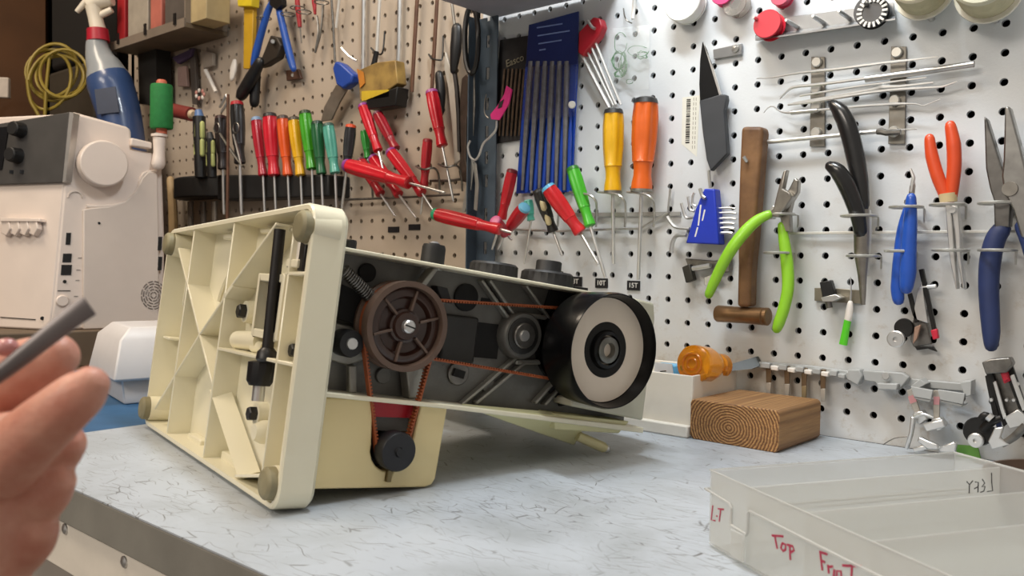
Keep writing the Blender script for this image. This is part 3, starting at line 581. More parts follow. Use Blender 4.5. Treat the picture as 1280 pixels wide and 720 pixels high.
# orange pliers -----------------------------------------------------------
org = mat('orange_grip', '#d2491f', .4, 0, .06, 50, .04, 200, coat=.2)
c_ = thing('pliers', 'long-nose pliers with orange grips upward, standing jaws down in rings', 'pliers', at(1190, 355, .02))
grip('grip', [(1162, 173), (1165, 195), (1172, 220), (1179, 238), (1182, 247)], .02, [6, 7.8, 8, 7.5, 7], org, c_)
grip('grip', [(1188, 157), (1192, 180), (1193, 205), (1191, 230), (1189, 247)], .02, [6.5, 8.6, 8.6, 8, 7], org, c_)
obj('collar', wt([(1185, 242), (1186, 253)], .02, [11, 10], 1, 12, .8), mat('collar_cream', '#cdb98e', .4), c_)
obj('jaw', wplate([(1181, 252), (1188, 254), (1191, 290), (1193, 322), (1197, 361), (1195, 362), (1187, 324), (1184, 290)], .014, .009), steel(), c_, bevel=.001)
obj('jaw', wplate([(1188, 252), (1197, 254), (1200, 290), (1201, 322), (1206, 361), (1203, 361), (1196, 322), (1193, 290)], .014, .009), steel(), c_, bevel=.001)
a = at(1190, 262, .026); obj('pivot', MB().lathe(a + V((0, .004, 0)), a, [(0, .0035), (1, .003)], 16), steel(), c_)
# navy long nose pliers ---------------------------------------------------
nav = mat('navy_grip', '#23315c', .5, 0, .1, 50, .08, 200)
c_ = thing('pliers', 'large long-nose pliers with navy grips hanging open at the right end of the rail', 'pliers', at(1250, 430, .02))
grip('grip', [(1252, 287), (1244, 300), (1238, 325), (1236, 355), (1237, 385), (1239, 415), (1239, 432)], .02, [11, 12, 12.5, 12, 11.5, 10.5, 8], nav, c_)
grip('grip', [(1277, 283), (1290, 310), (1300, 350), (1303, 400)], .022, [8, 11, 12, 10], nav, c_)
obj('jaw', wplate([(1230, 145), (1234, 150), (1254, 215), (1262, 222), (1264, 250), (1262, 284), (1243, 284), (1242, 250), (1237, 235), (1232, 210)], .013, .012), mat('jaw_dark', '#7e7c79', .35, 1., .18, 80), c_, bevel=.0015)
obj('jaw', wplate([(1256, 133), (1262, 133), (1275, 180), (1285, 222), (1290, 300), (1276, 296), (1266, 262), (1255, 240), (1252, 220), (1254, 200)], .016, .012), mat('jaw_bright', '#a8a7a4', .3, 1., .15, 80), c_, bevel=.0015)
a = at(1262, 236, .030); obj('pivot', MB().lathe(a + V((0, .004, 0)), a, [(0, .0065), (1, .006)], 20), jaw, c_)
# folding knife, hex keys, sticker ----------------------------------------
c_ = thing('folding_knife', 'black folding knife with the blade pointing up, hanging above the blue hex key holder', 'knife', at(895, 215, .01))
obj('blade', wplate([(878, 52), (883, 62), (894, 100), (899, 121), (901, 128), (875, 128), (874, 105), (875, 75)], .009, .002), mat('blade_black', '#17181a', .35, .5, .1, 60), c_, bevel=.0003)
obj('blade_edge', wplate([(879, 53), (900, 122), (902, 121), (893, 90)], .0085, .0026), steel(), c_)
obj('knife_handle', wplate([(874, 126), (900, 118), (907, 118), (908, 124), (905, 138), (907, 165), (909, 192), (888, 214), (883, 200), (878, 165)], .006, .008), mat('handle_slate', '#3a3d42', .5, 0, .1, 40), c_, bevel=.0012)
obj('knife_hook', wt([(886, 213), (887, 225), (888, 235)], .010, 2, 1, 8), zinc(), c_)
c_ = thing('hex_key_set', 'blue hex key holder with bent steel keys fanned out on both sides', 'hex keys', at(880, 308, .01))
hb_ = obj('holder', wplate([(880, 236), (893, 236), (899, 306), (857, 304), (869, 262)], .006, .014), mat('holder_blue', '#1c37b5', .4, 0, .06, 50), c_, bevel=.0015)
wht = mat('mark_white', '#e4e2dc', .6)
for (px, py, w) in ((876, 290, .011), (877, 276, .010), (878, 268, .006)): obj('print_mark', MB().box(at(px, py, .0203), (.0007, 0, 0), (0, .0002, 0), (.001, 0, w / 2)), wht, hb_) if w < 0 else None
for (x, y0, y1) in ((872, 256, 282), (877, 262, 276), (868, 284, 296)): obj('print_mark', wplate([(x, y1), (x + 3.2, y0), (x + 5, y0), (x + 1.8, y1)], .0196, .0005), wht, hb_)
for i, (x1, y1, x2, y2, rr) in enumerate(((858, 288, 916, 291, 2.2), (860, 281, 918, 285, 2.0), (864, 273, 918, 279, 1.9), (866, 266, 920, 273, 1.7), (868, 260, 920, 266, 1.5), (870, 257, 919, 260, 1.3))):
    obj('hex_key', wt([(886, y2 + 1), (x2 - 8, y2), (x2, y2 + 1)], .013, rr, 2, 6), steel(), c_)
for (P, r_) in (([(862, 286), (845, 284), (838, 277), (834, 271)], 2.4), ([(858, 294), (846, 295), (841, 303), (839, 316)], 2.6), ([(866, 272), (858, 272), (854, 262), (852, 254)], 2.0), ([(868, 264), (863, 262), (861, 252), (860, 246)], 1.7), ([(870, 258), (866, 255), (866, 247), (868, 241)], 1.5)):
    obj('hex_key', wt(P, .014, r_, 4, 6), steel(), c_)
obj('hang_peg', wt([(875, 236), (878, 245), (882, 248)], .022, 2.2, 2, 8), zinc(), c_)
c_ = thing('barcode_sticker', 'cream paper sticker with a printed barcode and tiny text, stuck left of the knife', 'sticker', at(862, 195, 0))
obj('paper', wplate([(853, 122), (875, 119), (871, 196), (852, 180)], .0, .0003), mat('paper_cream', '#dcdcd2', .7, 0, .04, 60), c_)
bars = MB(); yy = 124.0
while yy < 178:
    hgt = random.choice((.7, 1.2, 1.9)); bars.prism([at(858.5 - (yy - 120) * .03, yy, .0005), at(863.5 - (yy - 120) * .03, yy - .3, .0005), at(863.5 - (yy - 120) * .03, yy + hgt - .3, .0005), at(858.5 - (yy - 120) * .03, yy + hgt, .0005)], (0, .0001, 0)); yy += hgt + random.choice((.8, 1.3))
tag(obj('barcode', bars, mat('ink_black', '#1c1c1c', .6), c_), kind='stuff')
lines = MB()
for xo in (867, 870):
    for s0 in range(122, 186, 6): lines.prism([at(xo - (s0 - 120) * .03, s0, .0005), at(xo + .6 - (s0 - 120) * .03, s0, .0005), at(xo + .6 - (s0 - 120) * .03, s0 + 4, .0005), at(xo - (s0 - 120) * .03, s0 + 4, .0005)], (0, .0001, 0))
tag(obj('fine_print', lines, mat('ink_grey', '#8d8576', .6), c_), kind='stuff')
# small latch below the hex keys ------------------------------------------
c_ = thing('presser_foot', 'small steel presser foot bracket hanging under the blue hex key holder', 'presser foot', at(880, 360, 0))
obj('foot_plate', wplate([(852, 334), (862, 330), (867, 350), (857, 354)], .006, .008), mat('dark_iron', '#4a4844', .4, .8), c_, bevel=.001)
obj('foot_body', wplate([(856, 323), (893, 326), (913, 322), (912, 340), (898, 342), (890, 336), (860, 334)], .002, .006), dsteel(), c_, bevel=.001)
obj('foot_toe', wplate([(880, 346), (893, 342), (899, 350), (888, 361), (880, 356)], .008, .004), steel(), c_, bevel=.0008)
obj('foot_screw', wt([(866, 336), (888, 332)], .014, 3.2, 1, 10), steel(), c_)
# yellow & orange screwdrivers ------------------------------------------------
def screwdriver(label, p0, p1, tip, off, r, hexc, group=None, cap=None, collar=None, fl=.17, name='screwdriver', shaft_r=2.3, offt=None, band=None, capfrac=.07):
    """p0 = cap end, p1 = ferrule end of the handle, tip = blade end; pixel radii"""
    o0, o1 = off if hasattr(off, '__len__') else (off, off); ot = o1 if offt is None else offt
    a, b, t = at(p0[0], p0[1], o0), at(p1[0], p1[1], o1), at(tip[0], tip[1], ot)
    R = r * sc((p0[0] + p1[0]) / 2, (p0[1] + p1[1]) / 2, (o0 + o1) / 2)
    th = thing(name, label, 'screwdriver', (a + b) / 2, group)
    m = mat('handle_' + hexc[1:], hexc, .34, 0, .07, 50, .03, 150, coat=.25)
    h_ = obj('handle', MB().lathe(a, b, [(capfrac, R * .86), (capfrac + .03, R * .93, 1), (.22, R, 1), (.45, R * .97, 1), (.67, R * .84, 1), (.695, R * .80), (.70, R * .74), (.76, R * .67), (.84, R * .66), (.92, R * .76), (.985, R * .78), (1, R * .6)], 30, fl, 6), m, th)
    obj('end_cap', MB().lathe(a, b, [(0, R * .3), (.008, R * .6), (.022, R * .8), (capfrac + .002, R * .9), (capfrac + .003, R * .5)], 24), mat('cap_' + (cap or '#2c2c2c')[1:], cap or '#2c2c2c', .4), th)
    if collar: obj('ferrule', MB().lathe(a, b, [(.985, R * .5), (.986, R * .82), (1.012, R * .82), (1.013, R * .4)], 24), mat('cap_' + collar[1:], collar, .35, .7), th)
    rs = shaft_r * sc(p1[0], p1[1], o1); d = (t - b).normalized()
    obj('shaft', MB().tube([b - d * .004, t - d * .006, t], [rs, rs, rs * .75], 10), steel(), th)
    return th
screwdriver('yellow handled screwdriver hanging in the wire rack beside the orange one', (767, 135), (766, 240), (767, 330), .022, 14, '#e3ad12', collar='#8d8a80')
screwdriver('orange handled screwdriver hanging to the right of the yellow one', (808, 121), (802, 238), (798, 350), .022, 17, '#e2641b', collar='#9a9890')
for (s_, px, py) in (('8T', 720, 352), ('10T', 752, 354), ('15T', 792, 357)):
    c_ = thing('size_label', 'small black label reading %s in white letters on the pegboard' % s_, 'label', at(px, py, 0))
    w = 8.3 * sc(px, py); hh = 6 * sc(px, py); c = at(px, py, .001)
    obj('tape', MB().box(c, (w * 1.12, 0, .0), (0, .0007, 0), (0, 0, hh)), mat('label_black', '#16161a', .4), c_)
    text(s_, c + V((0, -.0009, 0)), RT, UP, hh * 1.45, wht, c_)
# wire screwdriver racks along the wall ----------------------------------------
wr_ = thing('wire_rack', 'bent zinc wire rack holding the yellow, orange and nearby screwdrivers', 'rack', at(780, 262, 0))
obj('rack_bar', wt([(640, 287), (700, 289), (760, 287), (800, 286), (835, 266), (838, 236)], .006, 1.6, 1, 8), zw, wr_)
for x in (748, 784, 820, 700):
    obj('rack_hook', wt([(x - 36, 240), (x - 14, 243), (x - 4, 250), (x - 2, 262), (x - 3, 283)], [.026, .034, .032, .022, .006], 1.5, 4, 8), zw, wr_)
obj('rack_strip', MB().box(at(780, 268, .003), (.075, 0, -.001), (0, .001, 0), (0, 0, .0022)), mat('strip_grey', '#a7a5a0', .4, .3), wr_)
# poly bag with green thread ------------------------------------------------------
c_ = thing('thread_bag', 'clear plastic bag of loose green thread hanging from a wall hook', 'bag', at(788, 110, 0))
film = mat('clear_film', '#f2f6f4', .10, 0, 0., 20, .9, 45, alpha=.2)
P = [(763, 36), (812, 31), (811, 112), (760, 112)]
mbp = MB(); nx, ny = 8, 10; g = []
for j in range(ny + 1):
    for i in range(nx + 1):
        u, v = i / nx, j / ny; px = (P[0][0] * (1 - u) + P[1][0] * u) * (1 - v) + (P[3][0] * (1 - u) + P[2][0] * u) * v; py = (P[0][1] * (1 - u) + P[1][1] * u) * (1 - v) + (P[3][1] * (1 - u) + P[2][1] * u) * v
        g.append(at(px, py, .003 + .010 * math.sin(math.pi * u) * math.sin(math.pi * v) + random.uniform(0, .0015)))
mbp.add(g, [(j * (nx + 1) + i, j * (nx + 1) + i + 1, (j + 1) * (nx + 1) + i + 1, (j + 1) * (nx + 1) + i) for j in range(ny) for i in range(nx)])
obj('bag_film', mbp, film, c_, ang=80)
tm = mat('thread_green', '#5f8a63', .7)
def loop_thread(cx, cy, rx, ry, n, off, jit=2., name='thread', r=.45):
    pts = []
    for i in range(n * 10):
        t = 2 * math.pi * i / 10; pts.append((cx + (rx + random.uniform(-jit, jit)) * math.cos(t), cy + (ry + random.uniform(-jit, jit)) * math.sin(t)))
    return obj(name, wt(pts, [off + random.uniform(-.001, .001) for _ in pts], r, 3, 4), tm, c_)
loop_thread(773, 76, 7, 11, 4, .008); loop_thread(779, 80, 4, 14, 4, .008, 2); loop_thread(775, 92, 6, 4, 3, .008); loop_thread(776, 54, 8, 13, 1, .008, .5); loop_thread(798, 64, 13, 7, 1, .008, .6); loop_thread(787, 102, 4, 3, 1, .007, .3); loop_thread(803, 69, 6, 5, 2, .007)
hk = obj('wall_hook', wt([(793, -6), (792, 14), (791, 24)], [.0, .018, .020], 2.2, 1, 8), steel()); tag(hk, 'straight steel wall hook above the bag of green thread', 'hook')
hk = obj('wall_hook', wt([(779, 8), (781, 20), (784, 26), (790, 29)], [-.006, .016, .020, .016], .9, 4, 6), dsteel()); tag(hk, 'thin curved wire hook left of the straight steel hook', 'hook')
# red folding key set --------------------------------------------------------------
c_ = thing('hex_key_set', 'red hex key holder tilted beside the blue pouch, long steel keys pointing down right', 'hex keys', at(730, 50, 0))
obj('holder', wplate([(722, 66), (723, 40), (741, 21), (750, 23), (753, 33), (748, 45), (728, 70)], .006, .012), mat('holder_red', '#b51f2f', .4, 0, .06, 50), c_, bevel=.002)
for (x0, y0, x1, y1, r_) in ((727, 68, 762, 135, 2.6), (733, 62, 767, 132, 1.6), (738, 56, 770, 131, 2.0), (743, 50, 776, 131, 1.8)):
    obj('hex_key', wt([(x0, y0), (x1, y1)], [.013, .010], r_, 1, 6), steel(), c_)
obj('hang_peg', wt([(735, 26), (740, 34), (744, 36)], .021, 2.0, 2, 8), steel(), c_)
# blue needle file pouch -------------------------------------------------------------
c_ = thing('file_pouch', 'blue plastic pouch of six needle files hanging beside the steel post', 'pouch', at(680, 245, 0))
pb = mat('pouch_blue', '#182c6a', .3, 0, .1, 20, .1, 80, coat=.3); pb2 = mat('pouch_bright', '#1f48b0', .28, 0, .06, 25, .1, 80, coat=.4)
obj('pouch_flap', wplate([(661, 31), (723, 14), (722, 80), (657, 84)], .010, .002), pb, c_, bevel=.0004)
obj('pouch_back', wplate([(657, 80), (722, 78), (715, 240), (645, 242)], .005, .002), pb2, c_, bevel=.0004)
fm = mat('file_grey', '#86868a', .45, .4, .15, 150)
for i in range(6):
    x0 = 664 + 9 * i; x1 = 653 + 10.5 * i
    obj('needle_file', wt([(x0, 77), ((x0 + x1) / 2, 150), (x1, 238)], [.011, .012, .010], [3.4, 3.6, 2.0], 2, 8), fm, c_)
    obj('pouch_pleat', wt([(x0 + 5, 140), ((x0 + x1) / 2 + 5, 180), (x1 + 5.5, 240)], [.009, .011, .009], [1.6, 2.4, 2.6], 2, 8), pb2, c_)
obj('clear_front', wplate([(658, 84), (722, 80), (718, 145), (652, 150)], .0155, .0004), mat('pouch_film', '#dfe6ff', .08, 0, 0, 20, .5, 35, trans=1., alpha=.22), c_)
tmk = mat('print_pale', '#7d92c9', .6)
for (py, x0, x1) in ((34, 671, 703), (44, 672, 712), (54, 673, 702), (62, 674, 682)):
    tag(obj('print_line', wplate([(x0, py), (x1, py - (x1 - x0) * .16), (x1, py + 1.6 - (x1 - x0) * .16), (x0, py + 1.6)], .0120, .0002), tmk, c_), kind=None)
obj('press_stud', MB().lathe(at(715, 131, .014), at(715, 131, .019), [(0, .0046), (.7, .0046), (1, .0035)], 18), wht, c_)
# dark pouch behind
c_ = thing('file_pouch', 'dark worn pouch of small files half hidden behind the blue pouch', 'pouch', at(640, 180, 0))
obj('pouch_back', wplate([(625, 50), (662, 44), (655, 174), (618, 180), (622, 90)], .001, .003), mat('pouch_dark', '#2b2a2c', .45, 0, .3, 60, .2, 120), c_, bevel=.0004)
text('Easco', at(643.5, 76, .0052), (.985, 0, .17), (-.17, 0, .985), .0135, mat('print_tan', '#8d8672', .6), c_)
fm2 = mat('file_brown', '#6d5a4a', .5, .5, .25, 120)
for i in range(6): obj('needle_file', wt([(631 + 5 * i, 86), (627 + 5.0 * i, 130), (624 + 5.0 * i, 170)], .006, [1.5, 1.8, 1.2], 2, 8), fm2, c_)
# bobbin rack at the top right --------------------------------------------------------
c_ = thing('bobbin_rack', 'steel angle rack with four pegs for bobbins on the upper right pegboard', 'rack', at(1030, 45, 0))
sg = mat('rack_steel', '#9ea0a2', .3, .8, .08, 40)
obj('rack_plate', wplate([(944, 44), (980, 22), (1117, 3), (1119, 22), (1085, 31), (945, 51)], .004, .002), sg, c_, bevel=.0004)
lip = MB().prism([at(944, 47, .004), at(1119, 22, .004), at(1119, 25, .022), at(944, 51, .022)], (0, 0, .0015)); obj('rack_lip', lip, sg, c_)
for (x, y) in ((957, 30), (997, 34), (1030, 29), (1062, 23), (1092, 12)):
    a = at(x, y, .005); obj('rack_peg', MB().lathe(a, a + V((0, -.028, .001)), [(0, .0022), (.8, .0022), (1, .0014)], 10), st, c_)
def bobbin(name, label, px, py, off, R, th, hexc, group=None, rim=None, hole='#1a1a1a', ax=V((0.03, -1, .08)), r2=.82, lab_cat='bobbin'):
    c = at(px, py, off); a = c + ax.normalized() * th / 2; b = c - ax.normalized() * th / 2; R = R * sc(px, py, off)
    t = thing(name, label, lab_cat, c, group); m = mat('spool_' + hexc[1:], hexc, .35, 0, .05, 50)
    obj('flange', MB().lathe(a, a - (a - b) * .12, [(0, R * .30), (0, R * .96), (.5, R), (1, R), (1, R * .3)], 32), m if not rim else mat('spool_' + rim[1:], rim, .35), t)
    obj('flange', MB().lathe(b + (a - b) * .12, b, [(0, R * .3), (0, R), (.5, R), (1, R * .96), (1, R * .3)], 32), m if not rim else mat('spool_' + rim[1:], rim, .35), t)
    obj('thread_wrap', MB().lathe(a, b, [(.12, R * .35), (.12, R * r2), (.3, R * (r2 + .03)), (.5, R * r2), (.7, R * (r2 + .03)), (.88, R * r2), (.88, R * .35)], 32), m, t)
    obj('core', MB().lathe(a - (a - b) * .03, b, [(0, R * .18), (.0, R * .33), (1, R * .33)], 20), mat('spool_' + hole[1:], hole, .5), t)
    return t
bobbin('bobbin', 'red bobbin of thread on the left end of the steel bobbin rack', 962, 32, .020, 18, .014, '#c81e34')
t = bobbin('bobbin', 'silver notched metal bobbin on the right end of the steel bobbin rack', 1090, 15, .018, 20, .013, '#2c2d30', hole='#b9bab8', r2=.9)
for i in range(18):
    an = 2 * math.pi * i / 18; c = at(1090, 15, .0255); obj('notch', MB().box(c + V((math.cos(an), 0, math.sin(an))) * .0116, V((math.cos(an), 0, math.sin(an))) * .0024, (0, .0006, 0), V((-math.sin(an), 0, math.cos(an))) * .0010), wht, t)
bobbin('bobbin', 'large white plastic bobbin hanging near the top of the pegboard', 857, 4, .012, 25, .016, '#e9ece9', hole='#cfd2cf', r2=.95)
bobbin('bobbin', 'bright pink bobbin cut by the top edge, right of the large white bobbin', 906, -8, .012, 16, .012, '#d63a7a', hole='#8c3050')
bobbin('bobbin', 'small dark pink bobbin cut by the top edge above the red bobbin', 978, -4, .012, 13, .012, '#c04a66', hole='#8c3050')
c = at(922, 6, .008); cl = obj('clear_bobbin', MB().lathe(c + V((0, -.008, 0)), c + V((0, .005, 0)), [(0, .003), (0, .013), (.15, .013), (.2, .006), (.8, .006), (.85, .013), (1, .013), (1, .003)], 24), mat('clear_plastic', '#e9e6e0', .15, trans=.8), None); tag(cl, 'small clear empty bobbin beside the bright pink bobbin', 'bobbin')
for (px, lab, R, off) in ((1150, 'wide cream thread spool cut by the top edge, beside the bobbin rack', 36, .030), (1232, 'wide greenish cream thread spool at the top right corner', 40, .034)):
    c = at(px, -18, off); ax = V((0.05, -1, .10)).normalized(); k = R * sc(px, 0, off)
    t = thing('thread_spool', lab, 'spool', c, 'thread spools at the top right')
    m = mat('spool_cream%d' % px, '#d9d2b8' if px < 1200 else '#c7c6b0', .45, 0, .06, 60)
    obj('flange', MB().lathe(c + ax * .020, c + ax * .016, [(0, k * .2), (0, k * .8), (.4, k * .86), (1, k * .86), (1, k * .2)], 36), m, t)
    obj('thread_wrap', MB().lathe(c + ax * .016, c - ax * .014, [(0, k * .2), (0, k * .84), (.5, k * .88), (1, k * .86)], 36), mat('spool_wrap', '#bdb795', .7, 0, .1, 90, .3, 400), t)
    obj('flange', MB().lathe(c - ax * .014, c - ax * .020, [(0, k * .2), (0, k), (.6, k), (1, k * .95), (1, k * .2)], 36), mat('spool_white', '#e6e2d2', .4), t)
    obj('spool_peg', MB().cyl(c - ax * .03 + V((.004, 0, -.02)), c - ax * .018 + V((.004, 0, -.02)), .003), st, t)
# magnetic bar left
c_ = thing('latch_plate', 'small steel latch plate with one round rivet, beside the knife tip', 'latch', at(908, 64, 0))
obj('plate', wplate([(891, 62), (927, 54), (927, 68), (892, 74)], .001, .003), sg, c_, bevel=.0005)
obj('rivet', MB().lathe(at(920, 61, .003), at(920, 61, .007), [(0, .0045), (.5, .0042), (1, .002)], 16), mat('magnet_disc', '#cfcdc6', .3, .8), c_)
# magnetic strips with dental picks ----------------------------------------------------
for (lab, P, mags) in (('left upright steel strip with round magnets holding the steel picks', [(1014, 71), (1031, 71), (1031, 183), (1012, 183)], [(1022, 78), (1021, 111), (1021, 134), (1021, 166)]), ('right upright steel strip with round magnets holding the steel picks', [(1114, 58), (1133, 58), (1131, 180), (1110, 180)], [(1122, 66), (1119, 126), (1118, 165)])):
    c_ = thing('magnet_strip', lab, 'strip', at(P[0][0], 120, 0)); obj('strip', wplate(P, .001, .002), mat('strip_steel', '#8a867e', .4, .8, .15, 60), c_, bevel=.0004)
    for (x, y) in mags: a = at(x, y, .003); obj('magnet', MB().lathe(a, a + V((0, -.004, 0)), [(0, .0052), (.7, .0052), (1, .0042)], 18), mat('magnet_disc', '#cfcdc6', .3, .8), c_)
def pick(label, P, r, hexm=None, name='dental_pick', off=.011, k=3, knurl=None, grip_=None):
    t = thing(name, label, 'pick', at(P[0][0], P[0][1], off), None); obj('shank', wt(P, off, r, k, 8), steel(), t)
    if grip_: obj('grip', wt(grip_[0], off, grip_[1], 1, 10), mat('pick_grip', '#bdbcba', .3, .9, .1, 200, .6 if knurl else 0, 900), t)
    return t
pick('topmost steel pick on the magnetic strips, thin and nearly straight', [(946, 98), (965, 97), (1000, 91), (1040, 87), (1080, 82), (1110, 78), (1140, 75), (1172, 71)], [.7, .9, 1.6, 2.4, 2.6, 2.2, 1.4, .8])
pick('thick pick with a flat silver handle end, second row on the magnetic strips', [(975, 124), (982, 116), (992, 109), (1020, 106), (1060, 101), (1083, 98)], [.8, 1.6, 2.0, 2.1, 2.0, 2.2], grip_=([(1082, 99), (1150, 90), (1218, 80)], [4.2, 4.4, 4.0]))
pick('short plain steel pin lying just below the thick flat handled pick', [(1000, 120), (1060, 110), (1110, 103), (1158, 97)], [1.3, 1.5, 1.5, 1.1])
pick('steel pick with a flattened bright middle, third row on the strips', [(992, 129), (1040, 121), (1090, 112), (1105, 109), (1125, 108), (1167, 103)], [1.5, 1.7, 2.0, 3.4, 1.8, 1.5])
pick('steel pick ending in a raised bent tip at its right end', [(985, 131), (1010, 128), (1060, 120), (1110, 113), (1170, 109), (1182, 107), (1196, 102)], [1.4, 1.9, 2.2, 2.3, 1.8, 1.2, .8])
pick('double ended pick with knurled grips and hooked tips', [(955, 141), (960, 135), (967, 133), (975, 139), (990, 141), (1030, 137), (1075, 133), (1120, 130), (1145, 130), (1155, 132), (1175, 124)], [.6, .7, .8, 1.0, 1.8, 1.6, 1.8, 2.0, 1.0, .8, .6], knurl=True, grip_=([(989, 141), (1022, 138)], [2.8, 2.8]))
c_ = thing('steel_rod', 'long round steel rod with a small clamp at its right end, below the picks', 'rod', at(1050, 170, .012))
obj('rod', wt([(953, 178), (1040, 170), (1100, 164)], .012, 2.9, 1, 10), steel(), c_); obj('thin_rod', wt([(1098, 164), (1146, 161)], .012, 1.1, 1, 8), steel(), c_)
obj('clamp', wt([(1096, 165), (1102, 164), (1108, 166), (1126, 165)], .012, [3.6, 5, 4.2, 3.4], 1, 8), dsteel(), c_)
# magnetic plate with screw foot and ripper ----------------------------------------------
c_ = thing('magnet_plate', 'flat grey steel plate on the wall holding the black clip and seam ripper', 'plate', at(1048, 368, 0))
obj('plate', wplate([(1018, 360), (1040, 360), (1076, 363), (1076, 380), (1018, 376)], .001, .003), mat('plate_tan', '#8b8474', .4, .6, .12, 50), c_, bevel=.0004)
c_ = thing('edge_guide', 'black clip with steel edge stuck to the flat grey plate', 'clip', at(1034, 370, .004))
obj('clip_body', wplate([(1024, 353), (1038, 350), (1044, 370), (1028, 373)], .005, .008), blk, c_, bevel=.001)
obj('clip_edge', wplate([(1026, 372), (1044, 368), (1052, 372), (1040, 377), (1028, 377)], .005, .012), st, c_, bevel=.0005)
obj('clip_screw', wt([(1035, 376), (1037, 385)], .010, 4, 1, 10), dsteel(), c_)
c_ = thing('seam_ripper', 'green and white seam ripper hanging below the flat grey plate', 'seam ripper', at(1057, 430, .008))
obj('handle', wt([(1063, 379), (1062, 388), (1060, 400)], .008, [3.4, 4.6, 4.6], 2, 12, .7, True), whitep(), c_)
obj('cap', wt([(1060, 399), (1057, 415), (1054, 431)], .008, [4.4, 4.6, 5.2], 2, 12, .7), mat('cap_green', '#55c526', .3, 0, .05, 40, coat=.3), c_)
obj('blade', wt([(1063, 380), (1064, 360), (1063, 346)], .008, [1.2, .9, .5], 2, 8), st, c_)
# ruffler-like attachment ------------------------------------------------------------------
def attachment(label, pts, wheel, wheel2, red, bars, plate, off=.010):
    t = thing('ruffler_foot', label, 'attachment', at(pts[0][0], pts[0][1], 0))
    for P in bars: obj('arm', wplate(P, off, .004), mat('iron_black', '#2b2a29', .4, .6), t, bevel=.0006)
    obj('foot_plate', wplate(plate, off - .004, .003), dsteel(), t, bevel=.0006)
    c = at(wheel[0], wheel[1], off + .010); R = wheel[2] * sc(wheel[0], wheel[1], off)
    obj('adjusting_wheel', MB().lathe(c + V((0, .006, 0)), c, [(0, R * .8), (.2, R), (.8, R), (.85, R * .88), (1, R * .86), (1, R * .3), (.5, R * .25)], 24), st, t)
    c = at(wheel2[0], wheel2[1], off + .004); R = wheel2[2] * sc(wheel2[0], wheel2[1], off)
    obj('cam_disc', MB().lathe(c + V((0, .006, 0)), c, [(0, R * .9), (.5, R), (1, R * .92)], 24), mat('iron_black', '#2b2a29'), t)
    obj('red_pad', wplate(red, off + .004, .005), mat('pad_red', '#c0223a', .4), t, bevel=.0008)
    return t
t = attachment('steel ruffler attachment with a small wheel hanging below the blue snips', [(1142, 335)], (1119, 424, 10.5), (1129, 410, 12), [(1163, 413), (1171, 411), (1173, 423), (1166, 425)], [[(1134, 368), (1139, 366), (1148, 402), (1143, 404)], [(1148, 337), (1154, 336), (1170, 412), (1165, 414)]], [(1141, 400), (1158, 404), (1164, 430), (1142, 434), (1138, 425)])
obj('linkage', wplate([(1146, 366), (1152, 350), (1156, 380), (1160, 404), (1140, 398)], .008, .006), st, t, bevel=.0006); obj('linkage', wplate([(1143, 409), (1151, 406), (1146, 424), (1141, 430)], .014, .004), mat('copper_pale', '#b08f7c', .4, .6), t, bevel=.0005)
obj('screw', wt([(1150, 359), (1170, 358)], .012, 3, 1, 10), st, t); obj('toe', wplate([(1143, 433), (1166, 433), (1171, 440), (1160, 436), (1146, 438)], .006, .004), mat('iron_black', '#2b2a29'), t, bevel=.0005)
t = attachment('large black and steel attachment with a red pad, propped at the right edge', [(1240, 560)], (1219, 551, 9), (1222, 540, 18), [(1250, 466), (1258, 463), (1263, 476), (1255, 480)], [[(1229, 456), (1236, 452), (1262, 528), (1254, 534)], [(1252, 452), (1264, 452), (1285, 515), (1276, 520)], [(1231, 470), (1236, 468), (1250, 525), (1243, 530)]], [(1236, 462), (1262, 458), (1284, 520), (1258, 530)], .022)
obj('top_block', wplate([(1227, 453), (1238, 449), (1262, 447), (1266, 455), (1258, 466), (1232, 468)], .024, .012), dsteel(), t, bevel=.001)
obj('linkage', wplate([(1255, 522), (1272, 512), (1282, 520), (1280, 532), (1262, 536)], .028, .006), st, t, bevel=.0006); obj('linkage', wplate([(1235, 552), (1243, 535), (1254, 534), (1250, 548), (1262, 556), (1240, 562)], .03, .006), st, t, bevel=.0008)
obj('lever', wt([(1228, 538), (1238, 528), (1252, 522)], .030, [5, 6, 4], 3, 10), mat('iron_black', '#2b2a29'), t); obj('lever', wt([(1252, 556), (1268, 546), (1282, 532)], .034, [4, 5, 5], 3, 10, .6), dsteel(), t)
for (x, y, r_) in ((1240, 500, 2.0), (1246, 522, 2.2), (1259, 500, 1.8), (1268, 500, 2.0), (1272, 480, 1.8)): a = at(x, y, .026); obj('rivet', MB().lathe(a, a + V((0, -.003, 0)), [(0, r_ * .0009), (.7, r_ * .0009), (1, r_ * .0006)], 12), st, t)
for P in ([(1262, 470), (1267, 468), (1283, 512), (1278, 514)], [(1241, 478), (1245, 476), (1258, 522), (1254, 525)]): obj('slide_rail', wplate(P, .027, .003), st, t, bevel=.0004)
obj('red_grip', wplate([(1251, 467), (1257, 464.5), (1261, 474), (1255, 477)], .031, .002), mat('pad_red', '#c0223a'), t, bevel=.0004)
obj('spring', wt([(1226, 524), (1231, 519), (1237, 522)], .034, [4.2, 4.6, 4.2], 3, 10), mat('iron_black', '#2b2a29'), t); obj('collar', wt([(1235, 520), (1240, 524)], .034, 5.4, 1, 12), st, t)
obj('foot_bar', wplate([(1236, 490), (1240, 470), (1252, 536), (1247, 540)], .014, .004), nav, t)
